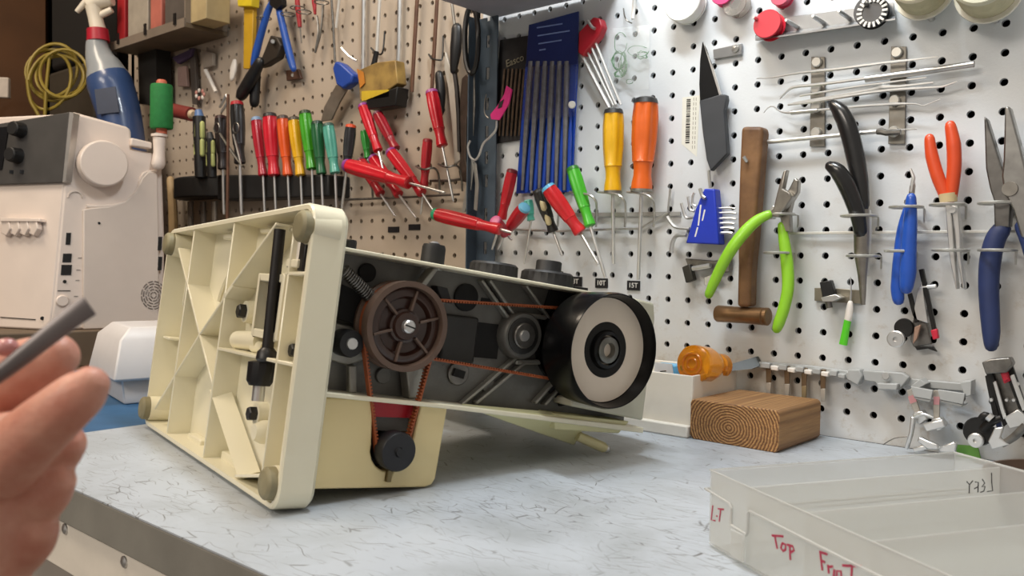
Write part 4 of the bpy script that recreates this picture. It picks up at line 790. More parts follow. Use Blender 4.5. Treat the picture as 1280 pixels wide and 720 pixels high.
# presser-foot strip -------------------------------------------------------------------------
c_ = thing('foot_rail', 'grey plastic clip rail for presser feet along the bottom of the pegboard', 'rail', at(1080, 470, 0))
gy = mat('rail_plastic', '#a9abaa', .45, 0, .06, 50)
obj('rail_strip', wplate([(946, 452), (1010, 457), (1075, 466), (1145, 474), (1210, 480), (1212, 490), (1145, 484), (1075, 474), (1010, 464), (946, 460)], .001, .006), gy, c_, bevel=.0008)
for i in range(6):
    x = 952 + i * 21; y = 453 + i * 2.45
    obj('clip', wplate([(x, y), (x + 10, y + 1), (x + 10, y + 8), (x, y + 7)], .006, .007), gy, c_, bevel=.0008); obj('clip', wplate([(x + 11, y + 4), (x + 20, y + 5.5), (x + 20, y + 11), (x + 11, y + 9.5)], .006, .009), whitep() if i < 4 else gy, c_, bevel=.0008)
obj('clip', wplate([(1060, 462), (1074, 462), (1078, 470), (1072, 482), (1058, 474)], .006, .012), gy, c_, bevel=.001)
obj('clip_plate', wplate([(1078, 463), (1128, 466), (1136, 472), (1124, 488), (1098, 486), (1094, 478), (1080, 476)], .006, .008), gy, c_, bevel=.001); obj('clip_ledge', wplate([(1096, 479), (1122, 480), (1121, 488), (1097, 487)], .014, .008), gy, c_, bevel=.001)
for (P, Q) in (([(1138, 483), (1166, 488), (1164, 500), (1142, 496)], [(1138, 483), (1150, 474), (1158, 480), (1148, 486)]), ([(1172, 487), (1206, 492), (1204, 506), (1175, 500)], [(1200, 478), (1214, 476), (1214, 494), (1206, 497)])):
    obj('bin_front', wplate(P, .020, .003), gy, c_, bevel=.0006); obj('bin_floor', wplate([P[3], P[2], (P[2][0] - 2, P[2][1] + 3), (P[3][0] + 2, P[3][1] + 3)], .004, .018), gy, c_, bevel=.0006); obj('bin_side', wplate(Q, .004, .016), gy, c_, bevel=.0006)
obj('clip_screw', MB().lathe(at(1107, 470, .018), at(1107, 470, .021), [(0, .0035), (1, .003)], 14), st, c_)
for i, (x, y, l, cl_, dx) in enumerate(((961, 457, 36, '#b8b2a8', 0), (984, 458, 37, '#b8b2a8', 0), (1006, 460, 38, '#9a8a6a', -1), (1029, 462, 40, '#b8b2a8', 0))):
    t = thing('presser_foot', ['first', 'second', 'third', 'fourth'][i] + ' slim steel presser foot from the left hanging on the grey rail above the wood block', 'presser foot', at(x, y, .008), 'slim presser feet on the grey rail')
    t['label'] = ['leftmost', 'second from left', 'third from left, brassy', 'fourth from left, longest'][i] + ' slim presser foot behind the wood block'
    obj('shank', wplate([(x - 4, y), (x + 3, y), (x + 2.6 + dx, y + l * .6), (x - 3.4 + dx, y + l * .6)], .008, .002), mat('foot_bronze', '#85725c', .38, .8, .15, 80), t, bevel=.0003)
    obj('toe', wplate([(x - 3.2 + dx, y + l * .6), (x + 2.6 + dx, y + l * .6), (x + 2.2 + dx, y + l), (x - 3 + dx, y + l)], .008, .003), mat('foot_' + cl_[1:], cl_, .4, .5), t, bevel=.0003)
pk = mat('pink_stripe', '#c48a8c', .5)
for lab, P, S in (('tilted steel presser foot with a pink painted shank below the grey rail', [(1133, 488), (1140, 486), (1151, 516), (1144, 519)], [(1135, 496), (1143, 493), (1146, 502), (1138, 505)]), ('upright steel presser foot with a pink painted shank below the grey rail', [(1166, 488), (1175, 488), (1174, 526), (1167, 526)], [(1167, 496), (1175, 496), (1174, 506), (1167, 506)])):
    t = thing('presser_foot', lab, 'presser foot', at(P[0][0], P[0][1], .012)); obj('shank', wplate(P, .012, .002), mat('foot_b8b2a8', '#b8b2a8'), t, bevel=.0003); obj('paint_band', wplate(S, .0135, .0012), pk, t)
    e = ((P[2][0] + P[3][0]) / 2, (P[2][1] + P[3][1]) / 2)
    obj('ankle', wplate([(e[0] - 6, e[1] - 2), (e[0] + 5, e[1] - 4), (e[0] + 12, e[1] + 6), (e[0] + 2, e[1] + 14), (e[0] - 8, e[1] + 6)], .010, .010), st, t, bevel=.001)
t = thing('walking_foot', 'shiny jumble-shaped steel foot with forked levers standing behind the plastic box', 'presser foot', at(1150, 560, .02))
for P, o_ in (([(1138, 520), (1144, 522), (1140, 545), (1134, 563), (1130, 560), (1136, 540)], .022), ([(1148, 546), (1172, 556), (1174, 562), (1160, 562), (1146, 552)], .026), ([(1152, 530), (1178, 524), (1182, 534), (1158, 540)], .022), ([(1172, 560), (1192, 552), (1196, 556), (1194, 566), (1174, 566)], .020), ([(1140, 560), (1156, 556), (1160, 562), (1142, 566)], .024)):
    obj('foot_piece', wplate(P, o_, .006), st, t, bevel=.0012)
obj('lever', wt([(1142, 522), (1154, 518), (1166, 522)], .028, [2, 2.4, 1.4], 3, 8), st, t); obj('lever', wt([(1104, 556), (1118, 548), (1134, 546)], .024, .7, 3, 6), dsteel(), t)
pg_ = obj('green_card', wplate([(1196, 556), (1222, 558), (1226, 574), (1196, 574)], .006, .002), mat('card_green', '#5d8f3a', .6)); tag(pg_, 'small green piece of card standing behind the metal bowl', 'card')
# ================================================================ BENCH THINGS AT THE RIGHT
# dark bowl
c = V((.422, -.178, 0))
bo = obj('metal_bowl', MB().lathe(c, c + V((0, 0, .032)), [(0, .002), (0, .038), (.1, .044), (.6, .054), (.95, .0585), (1, .059), (1, .057), (.6, .0525), (.14, .042), (.1, .002)], 48), mat('bowl_bronze', '#5d4a3c', .42, .3, .1, 40)); tag(bo, 'shallow bronze-grey metal bowl behind the plastic box at the right edge', 'bowl')
# white storage tray against the wall
tr = thing('storage_tray', 'white plastic tray of small supplies against the pegboard behind the wood block', 'tray', (.05, -.08, 0))
wpl = mat('tray_white', '#e9e3d8', .42, 0, .04, 30)
A = tb(722, 521, 0.006); A.z = 0
q0, q1 = tb(783, 533, 0), tb(868, 541, 0)
tx0, tx1, ty0, ty1, tz = -.05, .092, -.105, -.012, .060
th_ = .0022
obj('tray_floor', MB().abox((tx0, ty0, 0), (tx1, ty1, th_)), wpl, tr)
obj('tray_front', MB().abox((tx0, ty0, th_), (tx1, ty0 + th_, tz)), wpl, tr, bevel=.0006); obj('tray_back', MB().abox((tx0, ty1 - th_, th_), (tx1, ty1, tz)), wpl, tr, bevel=.0006)
obj('tray_side', MB().abox((tx0, ty0 + th_, th_), (tx0 + th_, ty1 - th_, tz)), wpl, tr, bevel=.0006); obj('tray_side', MB().abox((tx1 - th_, ty0 + th_, th_), (tx1, ty1 - th_, tz)), wpl, tr, bevel=.0006)
obj('tray_foot', MB().abox((tx0 - .004, ty0 - .008, 0), (tx1, ty0 - .0002, .012)), wpl, tr, bevel=.0015)
bt = thing('oil_bottle', 'translucent orange bottle lying on top of the white tray', 'bottle', (.04, -.06, .06))
om = mat('orange_clear', '#ffab1c', .16, 0, .03, 20, trans=.75, coat=.3)
c0 = onp(868, 455, V((0, -.085, 0)), V((0, 1, 0))); d_ = (FW * .72 + RX * .68 - UP * .10).normalized()
ob = obj('bottle_body', MB().lathe(c0 - d_ * .004, c0 + d_ * .055, [(0, .004), (.0, .012), (.03, .0185), (.10, .0192), (.14, .0185), (.40, .0185), (.62, .015), (.75, .0105), (.80, .0105), (.82, .0125), (.98, .0125), (1, .008)], 32), om, bt)
obj('base_ring', MB().ring(c0 - d_ * .0045, d_, .0105, .0012, 28, 8), om, ob); obj('base_ring', MB().ring(c0 - d_ * .0045, d_, .0055, .0010, 20, 8), om, ob)
pb_ = onp(832, 466, V((0, -.07, 0)), V((0, 1, 0)))
bg = obj('blue_packet', MB().prism([onp(818, 454, V((0, -.075, 0)), V((0, 1, 0))), onp(856, 457, V((0, -.075, 0)), V((0, 1, 0))), onp(856, 490, V((0, -.075, 0)), V((0, 1, 0))), onp(818, 490, V((0, -.075, 0)), V((0, 1, 0)))], (0, .014, 0)), mat('packet_blue', '#6fb4dd', .4, 0, .1, 50), None, bevel=.002); tag(bg, 'pale blue packet standing inside the white tray beside the orange bottle', 'packet')
wl2 = obj('paper_label', MB().prism([onp(818, 453, V((0, -.085, 0)), V((0, 1, 0))), onp(840, 455, V((0, -.085, 0)), V((0, 1, 0))), onp(843, 480, V((0, -.085, 0)), V((0, 1, 0))), onp(818, 480, V((0, -.085, 0)), V((0, 1, 0)))], (0, .0006, 0)), mat('paper_white', '#dfe0e4', .7)); tag(wl2, 'white printed paper slip in the white tray in front of the blue packet', 'paper')
for i in range(3): obj('print_line', MB().box(onp(829, 464 + i * 5, V((0, -.0852, 0)), V((0, 1, 0))), (.0035 - i * .0006, 0, .0006), (0, .0001, 0), (0, 0, .0005)), mat('ink_black', '#1c1c1c'), wl2)
bl_ = obj('slate_strip', MB().prism([at(900, 459, .03), at(945, 446, .008), at(950, 457, .008), at(940, 461, .02), at(905, 465, .03)], (0, .006, 0)), mat('lid_slate', '#4a5052', .5)); tag(bl_, 'dark slate strip leaning behind the white tray', 'strip')
co = obj('cord', MB().tube([V((x, ty0 - .003, z)) for x, z in ((.004, .033), (.014, .034), (.024, .028), (.031, .018), (.033, .012))], .0009, 6, 4), mat('cord_cream', '#d9c49a', .5)); tag(co, 'thin cream cord hanging over the front of the white tray', 'cord')
# frosted plastic box -----------------------------------------------------------------------------
pa = V((.2595, -.3825, 0)); ux = V((.0940, .1601, 0)).normalized(); uy = V((ux.y, -ux.x, 0))
LB, LD, HB = .1865, .300, .0462
def B(u, v, z): return pa + ux * u + uy * v + V((0, 0, z))
frost = bpy.data.materials.new('frosted_plastic'); frost.use_nodes = True; nt = frost.node_tree; nt.nodes.remove(nt.nodes['Principled BSDF']); N = nt.nodes.new
gls = N('ShaderNodeBsdfPrincipled'); gls.inputs['Base Color'].default_value = lin('#eeeeee'); gls.inputs['Roughness'].default_value = .32
trn = N('ShaderNodeBsdfTranslucent'); trn.inputs['Color'].default_value = lin('#efefec'); tp = N('ShaderNodeBsdfTransparent'); tp.inputs['Color'].default_value = lin('#fdfdfb')
m1 = N('ShaderNodeMixShader'); m1.inputs[0].default_value = .5; nt.links.new(gls.outputs[0], m1.inputs[1]); nt.links.new(trn.outputs[0], m1.inputs[2])
m2 = N('ShaderNodeMixShader'); m2.inputs[0].default_value = .66; nt.links.new(m1.outputs[0], m2.inputs[1]); nt.links.new(tp.outputs[0], m2.inputs[2]); nt.links.new(m2.outputs[0], nt.nodes['Material Output'].inputs[0])
bx = thing('plastic_box', 'frosted clear plastic divider box with red marker words on its side', 'box', pa + ux * .09 + uy * .15)
def bslab(name, u0, u1, v0, v1, z0, z1, bev=.0008): return obj(name, MB().prism([B(u0, v0, z0), B(u1, v0, z0), B(u1, v1, z0), B(u0, v1, z0)], (0, 0, z1 - z0)), frost, bx, bevel=bev)
w_ = .0016
bslab('box_floor', 0, LB, 0, LD, .001, .0024)
sA = bslab('side_wall', 0, w_, w_ + .0002, LD, .0026, HB); bslab('side_wall', LB - w_, LB, w_ + .0002, LD, .0026, HB)
bslab('side_wall', 0, LB, 0, w_, .0026, HB)
DIV1 = 0.
for px, py in ((942, 608), (1013, 639), (1103, 674)):
    q = onp(px, py, B(0, 0, HB - .0008), UP) - pa; v = q.dot(uy); DIV1 = v if px == 942 else DIV1; bslab('divider', w_ + .0002, LB - w_ - .0002, v, v + .0012, .0026, HB - .0008)
edge = mat('box_edge', '#e2e2de', .25, 0, .02, 30, trans=.5)
# moulded flange stepping along the side wall
def flange(pts, r=.0009, name='flange'): return obj(name, MB().tube([B(u, v, z) for (u, v, z) in pts], r, 6), edge, bx)
flange([(.010, -.0016, .0345), (-.002, -.0014, .0345), (-.0016, .010, .0335), (-.0016, .0245, .0325), (-.0016, .0262, .0305), (-.0016, .0262, .0215), (-.0016, .0275, .0205), (-.0016, .0415, .0200), (-.0016, .0425, .0215), (-.0016, .0425, .0325), (-.0016, .0440, .0338), (-.0016, .12, .0330), (-.0016, .20, .033)])
flange([(.0, .0, HB), (.0, .10, HB), (.0, .20, HB)], .0005); flange([(0, 0, HB), (LB, 0, HB)], .0005); flange([(LB, 0, HB), (LB, .2, HB)], .0006)
flange([(.006, .030, .031), (.10, .030, .031), (LB - .02, .030, .031)]); flange([(.006, .034, .0295), (.10, .034, .0295), (LB - .02, .034, .0295)])
clip = obj('latch_tab', MB().prism([B(-.0035, .028, .004), B(-.0035, .041, .004), B(-.0015, .041, .004), B(-.0015, .028, .004)], (0, 0, .0155)), frost, bx, bevel=.0008)
red = mat('marker_red', '#b02a4a', .5); ink = mat('marker_black', '#26262a', .5)
def scrib(strokes, o, du, dv, s, m, par, r=.0006, nrm=None, name='lettering'):
    mb = MB()
    for st_ in strokes: mb.tube([o + du * (x * s) + dv * (y * s) for x, y in st_], r, 6, 2, nrm=nrm, ry=[.00025] * len(st_))
    return obj(name, mb, m, par)
dnx = V((0, 0, 1))
LTR = {'T': [[(0, 1), (.9, 1.05)], [(.45, 1.02), (.45, 0)]], 'o': [[(.3, .55), (.08, .4), (.08, .15), (.3, 0), (.55, .15), (.55, .4), (.3, .56)]], 'p': [[(.1, .6), (.1, -.45)], [(.1, .55), (.45, .6), (.58, .35), (.4, .1), (.1, .1)]], 'F': [[(.05, 1), (.05, 0)], [(.05, 1), (.65, 1.02)], [(.05, .52), (.5, .55)]], 'r': [[(.08, .6), (.08, 0)], [(.08, .42), (.3, .6), (.45, .52)]], 'n': [[(.08, .6), (.08, 0)], [(.08, .45), (.3, .6), (.5, .48), (.5, 0)]], 'L': [[(.1, 1.05), (.05, 0), (.6, .05)]], 'E': [[(.05, 1), (.05, 0)], [(.05, 1), (.5, 1)], [(.05, .5), (.42, .5)], [(.05, 0), (.5, 0)]]}
def word(s, o, du, size, m, par, mirror=False, ends=None, advs=None):
    strokes = []; x = 0
    for ch in s:
        for st_ in LTR[ch]: strokes.append([(x + (p[0] if not mirror else .6 - p[0]), p[1]) for p in st_])
        x += {'T': .95, 'F': .75, 'o': .7, 'L': .8}.get(ch, .7)
    return scrib(strokes, o, du, dnx, size, m, par, nrm=uy if False else ux)
def on_side(px, py): return onp(px, py, B(-.0008, 0, 0), -ux)
def px_scrib(strokes, plane, m, r, nrm, par):
    mb = MB()
    for s in strokes: P = [plane(*p) for p in s]; mb.tube(P, r, 6, 1, nrm=nrm, ry=[.0003] * len(P))
    return obj('lettering', mb, m, par)
# red "L·T", "Top" and "FronT" on the near side wall
px_scrib([[(891, 632), (889, 650), (894, 651)], [(895.5, 645), (896.5, 645.5)], [(897.5, 636), (904.5, 637)], [(901, 636.5), (899, 652)]], on_side, red, .00055, ux, bx)
px_scrib([[(965, 669.5), (979, 670.5)], [(968.5, 670), (971.5, 686)], [(978, 679), (976, 685), (979, 689), (982, 687), (982, 681), (978, 679)], [(987, 681), (988, 700)], [(984, 681), (991, 683), (992.5, 688), (988, 691)]], on_side, red, .0007, ux, bx)
px_scrib([[(1025, 689), (1028, 713)], [(1025, 690), (1034, 693)], [(1027, 701), (1031, 703)], [(1035, 706), (1036, 717)], [(1036, 709), (1041, 708)], [(1043, 712), (1042, 722)], [(1046, 722), (1046, 714), (1051, 714), (1052, 724)], [(1053, 707), (1077, 708)], [(1065, 708), (1064, 726)]], on_side, red, .0007, ux, bx)
# mirrored LEFT in black on the first divider's far face, seen through the plastic
def on_div(px, py): return onp(px, py, B(0, DIV1 + .0013, 0), uy)
px_scrib([[(1239.5, 591), (1239.7, 603), (1241, 613.5), (1234, 614.5)], [(1228, 599), (1231, 604), (1227.5, 608.5), (1231.5, 608), (1230, 614), (1225.5, 615.5)], [(1219, 602.5), (1223, 603), (1222.5, 615.5)], [(1222.5, 608.5), (1218, 611)], [(1208.5, 602), (1212, 606), (1216, 601)], [(1212, 606), (1211.5, 616.5)]], on_div, ink, .00035, uy, bx)
# ================================================================ HAND AND SCREWDRIVER BLADE (front left)
hm = MB()
def cap_(P, R):
    pts = [dp(*p) for p in P]; hm.tube(pts, [r * p[2] / F for r, p in zip(R, P)], 14, 4, round_=True)
# pixel x, pixel y, distance; radii in pixels
cap_([(-120, 800, .30), (-70, 700, .285), (-40, 620, .28)], [110, 105, 90])            # palm heel and wrist
cap_([(-60, 640, .29), (-10, 590, .285), (20, 560, .275)], [85, 66, 50])             # thumb base
cap_([(0, 585, .268), (40, 545, .262), (78, 512, .258), (104, 490, .258), (112, 482, .258)], [44, 40, 35, 31, 26])      # thumb
cap_([(-120, 545, .31), (-60, 500, .302), (0, 480, .296), (40, 460, .292), (70, 446, .290)], [62, 50, 46, 40, 30])  # index finger
cap_([(-70, 600, .30), (0, 590, .292), (50, 575, .285), (78, 556, .282)], [60, 44, 38, 30])       # middle finger curled
cap_([(-80, 650, .30), (0, 640, .29), (45, 622, .282), (66, 604, .280)], [60, 42, 37, 29])        # ring finger
cap_([(-90, 710, .30), (-10, 700, .29), (28, 680, .284), (46, 664, .281)], [56, 42, 36, 28])       # little finger
skin = mat('skin', '#d69d88', .48, 0, .05, 90, .25, 500, '#c4806c', sss=.15)
per = obj('person', hm, skin, None, ang=180)
rm = per.modifiers.new('merge', 'REMESH'); rm.mode = 'VOXEL'; rm.voxel_size = .0011; rm.use_smooth_shade = True
smo = per.modifiers.new('smooth', 'SMOOTH'); smo.iterations = 7; smo.factor = .5
tag(per, 'hand of a person in front of the bench, pinching a screwdriver between thumb and finger', 'person')
nl = dp(4, 431, .284); 
obj('fingernail', MB().ball(dp(8, 434, .2805), .0038, 12, (0, 0, 1), .8), mat('nail_pink', '#c98a86', .3, coat=.3), per)
sdv = thing('screwdriver', 'dark steel screwdriver blade blurred in the hand at the left edge', 'screwdriver', dp(40, 440, .27))
sdv['label'] = 'dark flat steel screwdriver blade held up in the hand at the left edge'
b0, b1, b2_ = dp(-50, 503, .263), dp(90, 397, .268), dp(112, 382, .2688)
obj('blade', MB().tube([b0, dp(10, 460, .265), b1, b2_], [9 * .262 / F, 11 * .265 / F, 14 * .268 / F, 14.5 * .2688 / F], 10, 1, nrm=-FW, ry=[.0022, .0020, .0012, .0007]), mat('blade_gunmetal', '#6d6767', .38, .5, .1, 40), sdv)
obj('handle', MB().lathe(dp(-90, 533, .262), dp(-260, 660, .262), [(0, .006), (.1, .011), (.5, .013), (1, .010)], 16, .1), blackp(), sdv)
# ================================================================ SCREWDRIVERS IN THE MIDDLE RACK
RED = '#c01526'
wr2 = thing('wire_rack', 'dark wire rack holding the cluster of red screwdrivers left of the steel post', 'rack', at(500, 246, 0))
obj('rack_bar', wt([(424, 250), (500, 247), (574, 243)], .014, 1.5, 1, 8), dsteel(), wr2)
obj('rack_bar', wt([(538, 226), (560, 226), (576, 224)], .006, 1.8, 1, 8), dsteel(), wr2)
for x, y in ((528, 208), (556, 205), (470, 212), (444, 214)):
    obj('rack_hook', wt([(x - 8, y), (x + 2, y + 4), (x + 14, y + 2), (x + 20, y + 10), (x + 22, y + 34)], [.030, .036, .030, .018, .012], 1.4, 4, 8), dsteel(), wr2)
PUR = '#8a3a86'
screwdriver('uppermost leaning red screwdriver left of the rack centre, purple cap', (453, 130), (473, 189), (483, 228), .03, 7.8, RED, cap=PUR, shaft_r=1.5)
screwdriver('dark red screwdriver leaning just right of the uppermost leaning one', (471, 141), (495, 187), (512, 226), .026, 7.8, '#8f1522', cap='#5f2a40', shaft_r=1.5)
screwdriver('red screwdriver leaning down right into the wire loop, lower middle of the cluster', (487, 188), (528, 242), (541, 262), .036, 8.6, RED, cap=PUR, shaft_r=1.5)
screwdriver('red screwdriver lying almost level across the front of the cluster', (431, 206), (512, 229), (556, 241), (.062, .050), 10.2, '#cf1a2a', cap=PUR, shaft_r=1.7)
screwdriver('red screwdriver behind the level one, its tip pointing down right', (465, 196), (499, 244), (520, 272), .026, 8.0, RED, cap=PUR, shaft_r=1.5)
screwdriver('red screwdriver lowest on the left, partly under the level one', (450, 200), (476, 243), (494, 270), .022, 8.0, '#a81422', cap='#5f2a40', shaft_r=1.5)
screwdriver('large upright red screwdriver with a purple cap highest in the cluster', (539, 112), (553, 183), (567, 252), .026, 9.2, RED, cap='#a04a8c', shaft_r=1.7)
screwdriver('slim upright red screwdriver standing in the wire loop below the large one', (535, 173), (530, 233), (526, 268), .022, 7.2, '#b3202c', cap='#8f1a24', shaft_r=1.4)
screwdriver('black screwdriver with an orange cap at the left end of the wire rack', (439, 155), (433, 212), (427, 264), .028, 7.8, '#2c2c2e', cap='#d2502a', shaft_r=1.8)
screwdriver('small green handle behind the leaning red screwdrivers', (455, 163), (460, 198), (463, 232), .012, 5.6, '#2f9a3a', cap='#2c7a34', shaft_r=1.2)
# group right of the post
screwdriver('red upright screwdriver standing just right of the steel post', (641, 211), (627, 274), (615, 312), .022, 8.0, RED, cap='#6e1a24', shaft_r=1.6)
screwdriver('red and grey screwdriver with a green end lying level in front of the post', (541, 267), (626, 287), (640, 291), (.085, .070), 9.5, '#c21a26', cap='#2a9a6c', shaft_r=2)
screwdriver('red screwdriver with a pale blue cap leaning down left below the blue pouch', (657, 258), (632, 291), (622, 312), (.045, .03), 9.0, '#b81a28', cap='#6fb6d6', shaft_r=1.6)
screwdriver('short red screwdriver end with a pink cap pointing out beside the post', (618, 275), (632, 292), (640, 300), (.070, .045), 8.6, '#b0283a', cap='#c9608f', shaft_r=1.6)
screwdriver('big red screwdriver with a light blue cap in front of the blue pouch', (683, 232), (726, 291), (748, 330), (.055, .035), 11.0, '#c81a26', cap='#5fb2dc', shaft_r=2)
screwdriver('bright green screwdriver leaning behind the big red one', (715, 208), (738, 283), (757, 347), .030, 9.4, '#45b32c', cap='#2f7f22', shaft_r=2.2)
t = screwdriver('black screwdriver with cream grip patches below the blue pouch', (672, 236), (692, 290), (703, 320), (.045, .030), 8.8, '#1e1e20', cap='#2a2a2a', shaft_r=1.8)
cp = mat('patch_cream', '#cfc59a', .5)
for (x, y) in ((677, 255), (683, 273)): obj('grip_patch', wt([(x, y - 5), (x + 3, y + 5)], .046 - (y - 250) * .0003, [3.6, 4.2], 1, 10, .9, True), cp, t)
screwdriver('teal screwdriver end seen behind the red one with a pale blue cap', (660, 250), (664, 276), (655, 330), .020, 6.5, '#4fae9a', cap='#6fc2b4', shaft_r=1.4)
# ---------------------------------------------------------------- pink tag, forceps, spanner, shears
t = thing('pink_tag', 'bright pink tag on a bent white wire hooked to the steel post', 'tag', at(618, 150, .03))
obj('tag_strip', wplate([(633, 107), (640, 112), (636, 130), (624, 150), (614, 149), (613, 143), (622, 132), (630, 118)], .032, .0015), mat('tag_pink', '#dd2f86', .5), t)
obj('wire', wt([(621, 151), (620, 162), (612, 172), (604, 180), (599, 194), (594, 200), (588, 196), (585, 184), (588, 176)], .03, 1.5, 4, 8), mat('wire_white', '#c4c6c6', .4, .5), t)
obj('wire', wt([(611, 148), (606, 142), (606, 128), (608, 118)], .028, .8, 3, 6), dsteel(), t)
obj('tag_mark', wplate([(624, 128), (630, 124), (627, 134), (622, 136)], .0338, .0002), mat('ink_black', '#1c1c1c'), t)
t = thing('forceps', 'pale steel tweezers hanging tips down beside the steel post', 'tweezers', at(588, 265, .02))
for P in ([(589, 196), (584, 225), (577, 265), (581, 265), (588, 240), (592, 210)], [(591, 200), (594, 230), (592, 262), (596, 264), (598, 230), (595, 204)]): obj('tine', wplate(P, .022, .002), mat('satin_steel', '#b7b6b0', .4, .7), t, bevel=.0004)
t = obj('spanner', wplate([(577, 98), (583, 92), (590, 100), (588, 120), (583, 150), (582, 200), (586, 218), (582, 228), (575, 226), (573, 214), (576, 190), (574, 150), (575, 120)], .006, .006), mat('spanner_brown', '#5d5048', .45, .7, .2, 80), bevel=.0012); tag(t, 'long dark brown open-ended spanner hanging left of the steel post', 'spanner')
t = thing('file', 'black handled file hanging tip down left of the black looped shears', 'file', at(570, 60, .01)); obj('grip', wt([(571, 36), (570, 60), (567, 88)], .014, [7.5, 8.5, 5], 3, 10, .8, True), blk, t); obj('tang', wt([(565, 5), (567, 20), (569, 36)], .012, 2, 1, 6), dsteel(), t); obj('blade', wt([(568, 88), (571, 110), (573, 140), (574, 190)], .012, [3, 3, 3, 2.4], 1, 6), mat('file_dark', '#353130', .5, .6), t)
t = thing('shears', 'black looped handle of shears hanging against the steel post', 'shears', at(588, 95, .01))
pts = [(588 + 8.5 * math.cos(2 * math.pi * i / 20) + 1.5, 50 + 42 * math.sin(2 * math.pi * i / 20)) for i in range(20)]
obj('handle_loop', MB().tube([at(x, y, .034) for x, y in pts], .0036, 8, closed=True), blk, t); obj('blade', wt([(590, 92), (591, 130), (590, 170)], .02, [5, 5, 3], 1, 8, .4), dsteel(), t)
t = obj('scraper', wplate([(556, 64), (560, 76), (566, 95), (572, 140), (575, 200), (568, 205), (565, 160), (560, 110), (555, 85)], .006, .004), mat('scraper_pale', '#bcb4a8', .45, .2), bevel=.0008); tag(t, 'pale tapered scraper hanging between the red screwdriver and the black file', 'scraper')
t = obj('awl', wt([(549, 94), (551, 115), (550, 140)], .012, [6, 7, 6], 3, 12, .8, True), blk); tag(t, 'black handled awl directly behind the large upright red screwdriver', 'handle')
# rods along the top
def rod(label, P, r, m, off=.010, name='steel_rod', cat='rod', tip=None):
    t = thing(name, label, cat, at(P[-1][0], P[-1][1], off)); obj('shaft', wt(P, off, r, 1, 8), m, t)
    if tip: obj('tip', wt(tip[0], off, tip[1], 1, 8), tip[2], t)
    return t
brw = mat('rod_brown', '#6b4a38', .5, .3, .2, 80)
rod('thin dark rod hanging above the blue scoop, leftmost of the long rods', [(414, -8), (417, 40), (419, 78)], 1.6, dsteel())
rod('short bright rod beside the thin dark rod above the blue scoop', [(425, -8), (420, 35)], 2.0, mat('rod_bright', '#dedad2', .35, .5), .014)
rod('thick grey rod running down behind the yellow brown tool', [(455, -8), (454, 90)], 3.0, steel(), .008)
rod('bright rod with a black tip in front of the yellow brown tool', [(475, -8), (471, 66)], 2.4, mat('rod_bright', '#dedad2'), .022, tip=([(471, 64), (468, 78), (466, 91)], [3.2, 3.6, 5.5], blk))
rod('grey flat rod just right of the yellow brown tool', [(500, -8), (499, 60), (497, 100)], [3.2, 3.2, 4], steel(), .008)
rod('brown rod second from the right among the long hanging rods', [(522, -8), (518, 60), (515, 115)], [2.6, 2.6, 2.4], brw)
rod('dark brown rod at the right end of the long hanging rods', [(547, -8), (543, 60), (540, 112)], [2.4, 2.6, 2.4], brw)
for (lab, P) in (('small bent black wire hook on the pegboard beside the dark brown rod', [(536, 68), (540, 73), (548, 75), (553, 72), (554, 45)]), ('small bent wire hook above the yellow brown tool', [(464, 60), (470, 66), (478, 66), (481, 40)])):
    t = obj('wire_hook', wt(P, [.004, .012, .016, .012, .002][:len(P)], 1.2, 4, 6), blk); tag(t, lab, 'hook')
t = thing('oil_can', 'worn yellow and brown boxy tool hanging on the rods at the top', 'tool', at(470, 130, .02))
obj('body', wplate([(447, 88), (470, 78), (494, 75), (497, 104), (480, 116), (450, 126)], .012, .018), mat('worn_yellow', '#a8894a', .55, .2, .2, 40, hex2='#6a5230'), t, bevel=.0015)
obj('side_panel', wplate([(446, 86), (454, 90), (456, 104), (450, 110)], .031, .001), mat('worn_orange', '#c07a2c', .5), t); obj('base', wplate([(457, 124), (497, 108), (494, 132), (460, 137)], .010, .022), mat('iron_black', '#2b2a29'), t, bevel=.0015); obj('yellow_plate', wplate([(452, 114), (486, 112), (486, 121), (452, 126)], .031, .001), mat('plate_yellow', '#c9a92c', .5), t)
t = thing('scoop', 'blue handled tool with a broad dull grey blade hanging upside down on the pegboard', 'scraper', at(420, 140, .02))
obj('grip', wplate([(419, 76), (426, 79), (441, 93), (438, 104), (428, 111), (420, 106), (415, 85)], .014, .016), mat('scoop_blue', '#26489c', .4, 0, .08, 50), t, bevel=.003); obj('blade', wplate([(420, 106), (436, 108), (424, 128), (414, 150), (401, 152), (405, 134)], .016, .003), mat('blade_dull', '#7f7469', .5, .5, .15, 50), t, bevel=.0006); obj('wire', wt([(427, 60), (436, 70), (446, 76)], .024, 1.4, 2, 6), steel(), t)
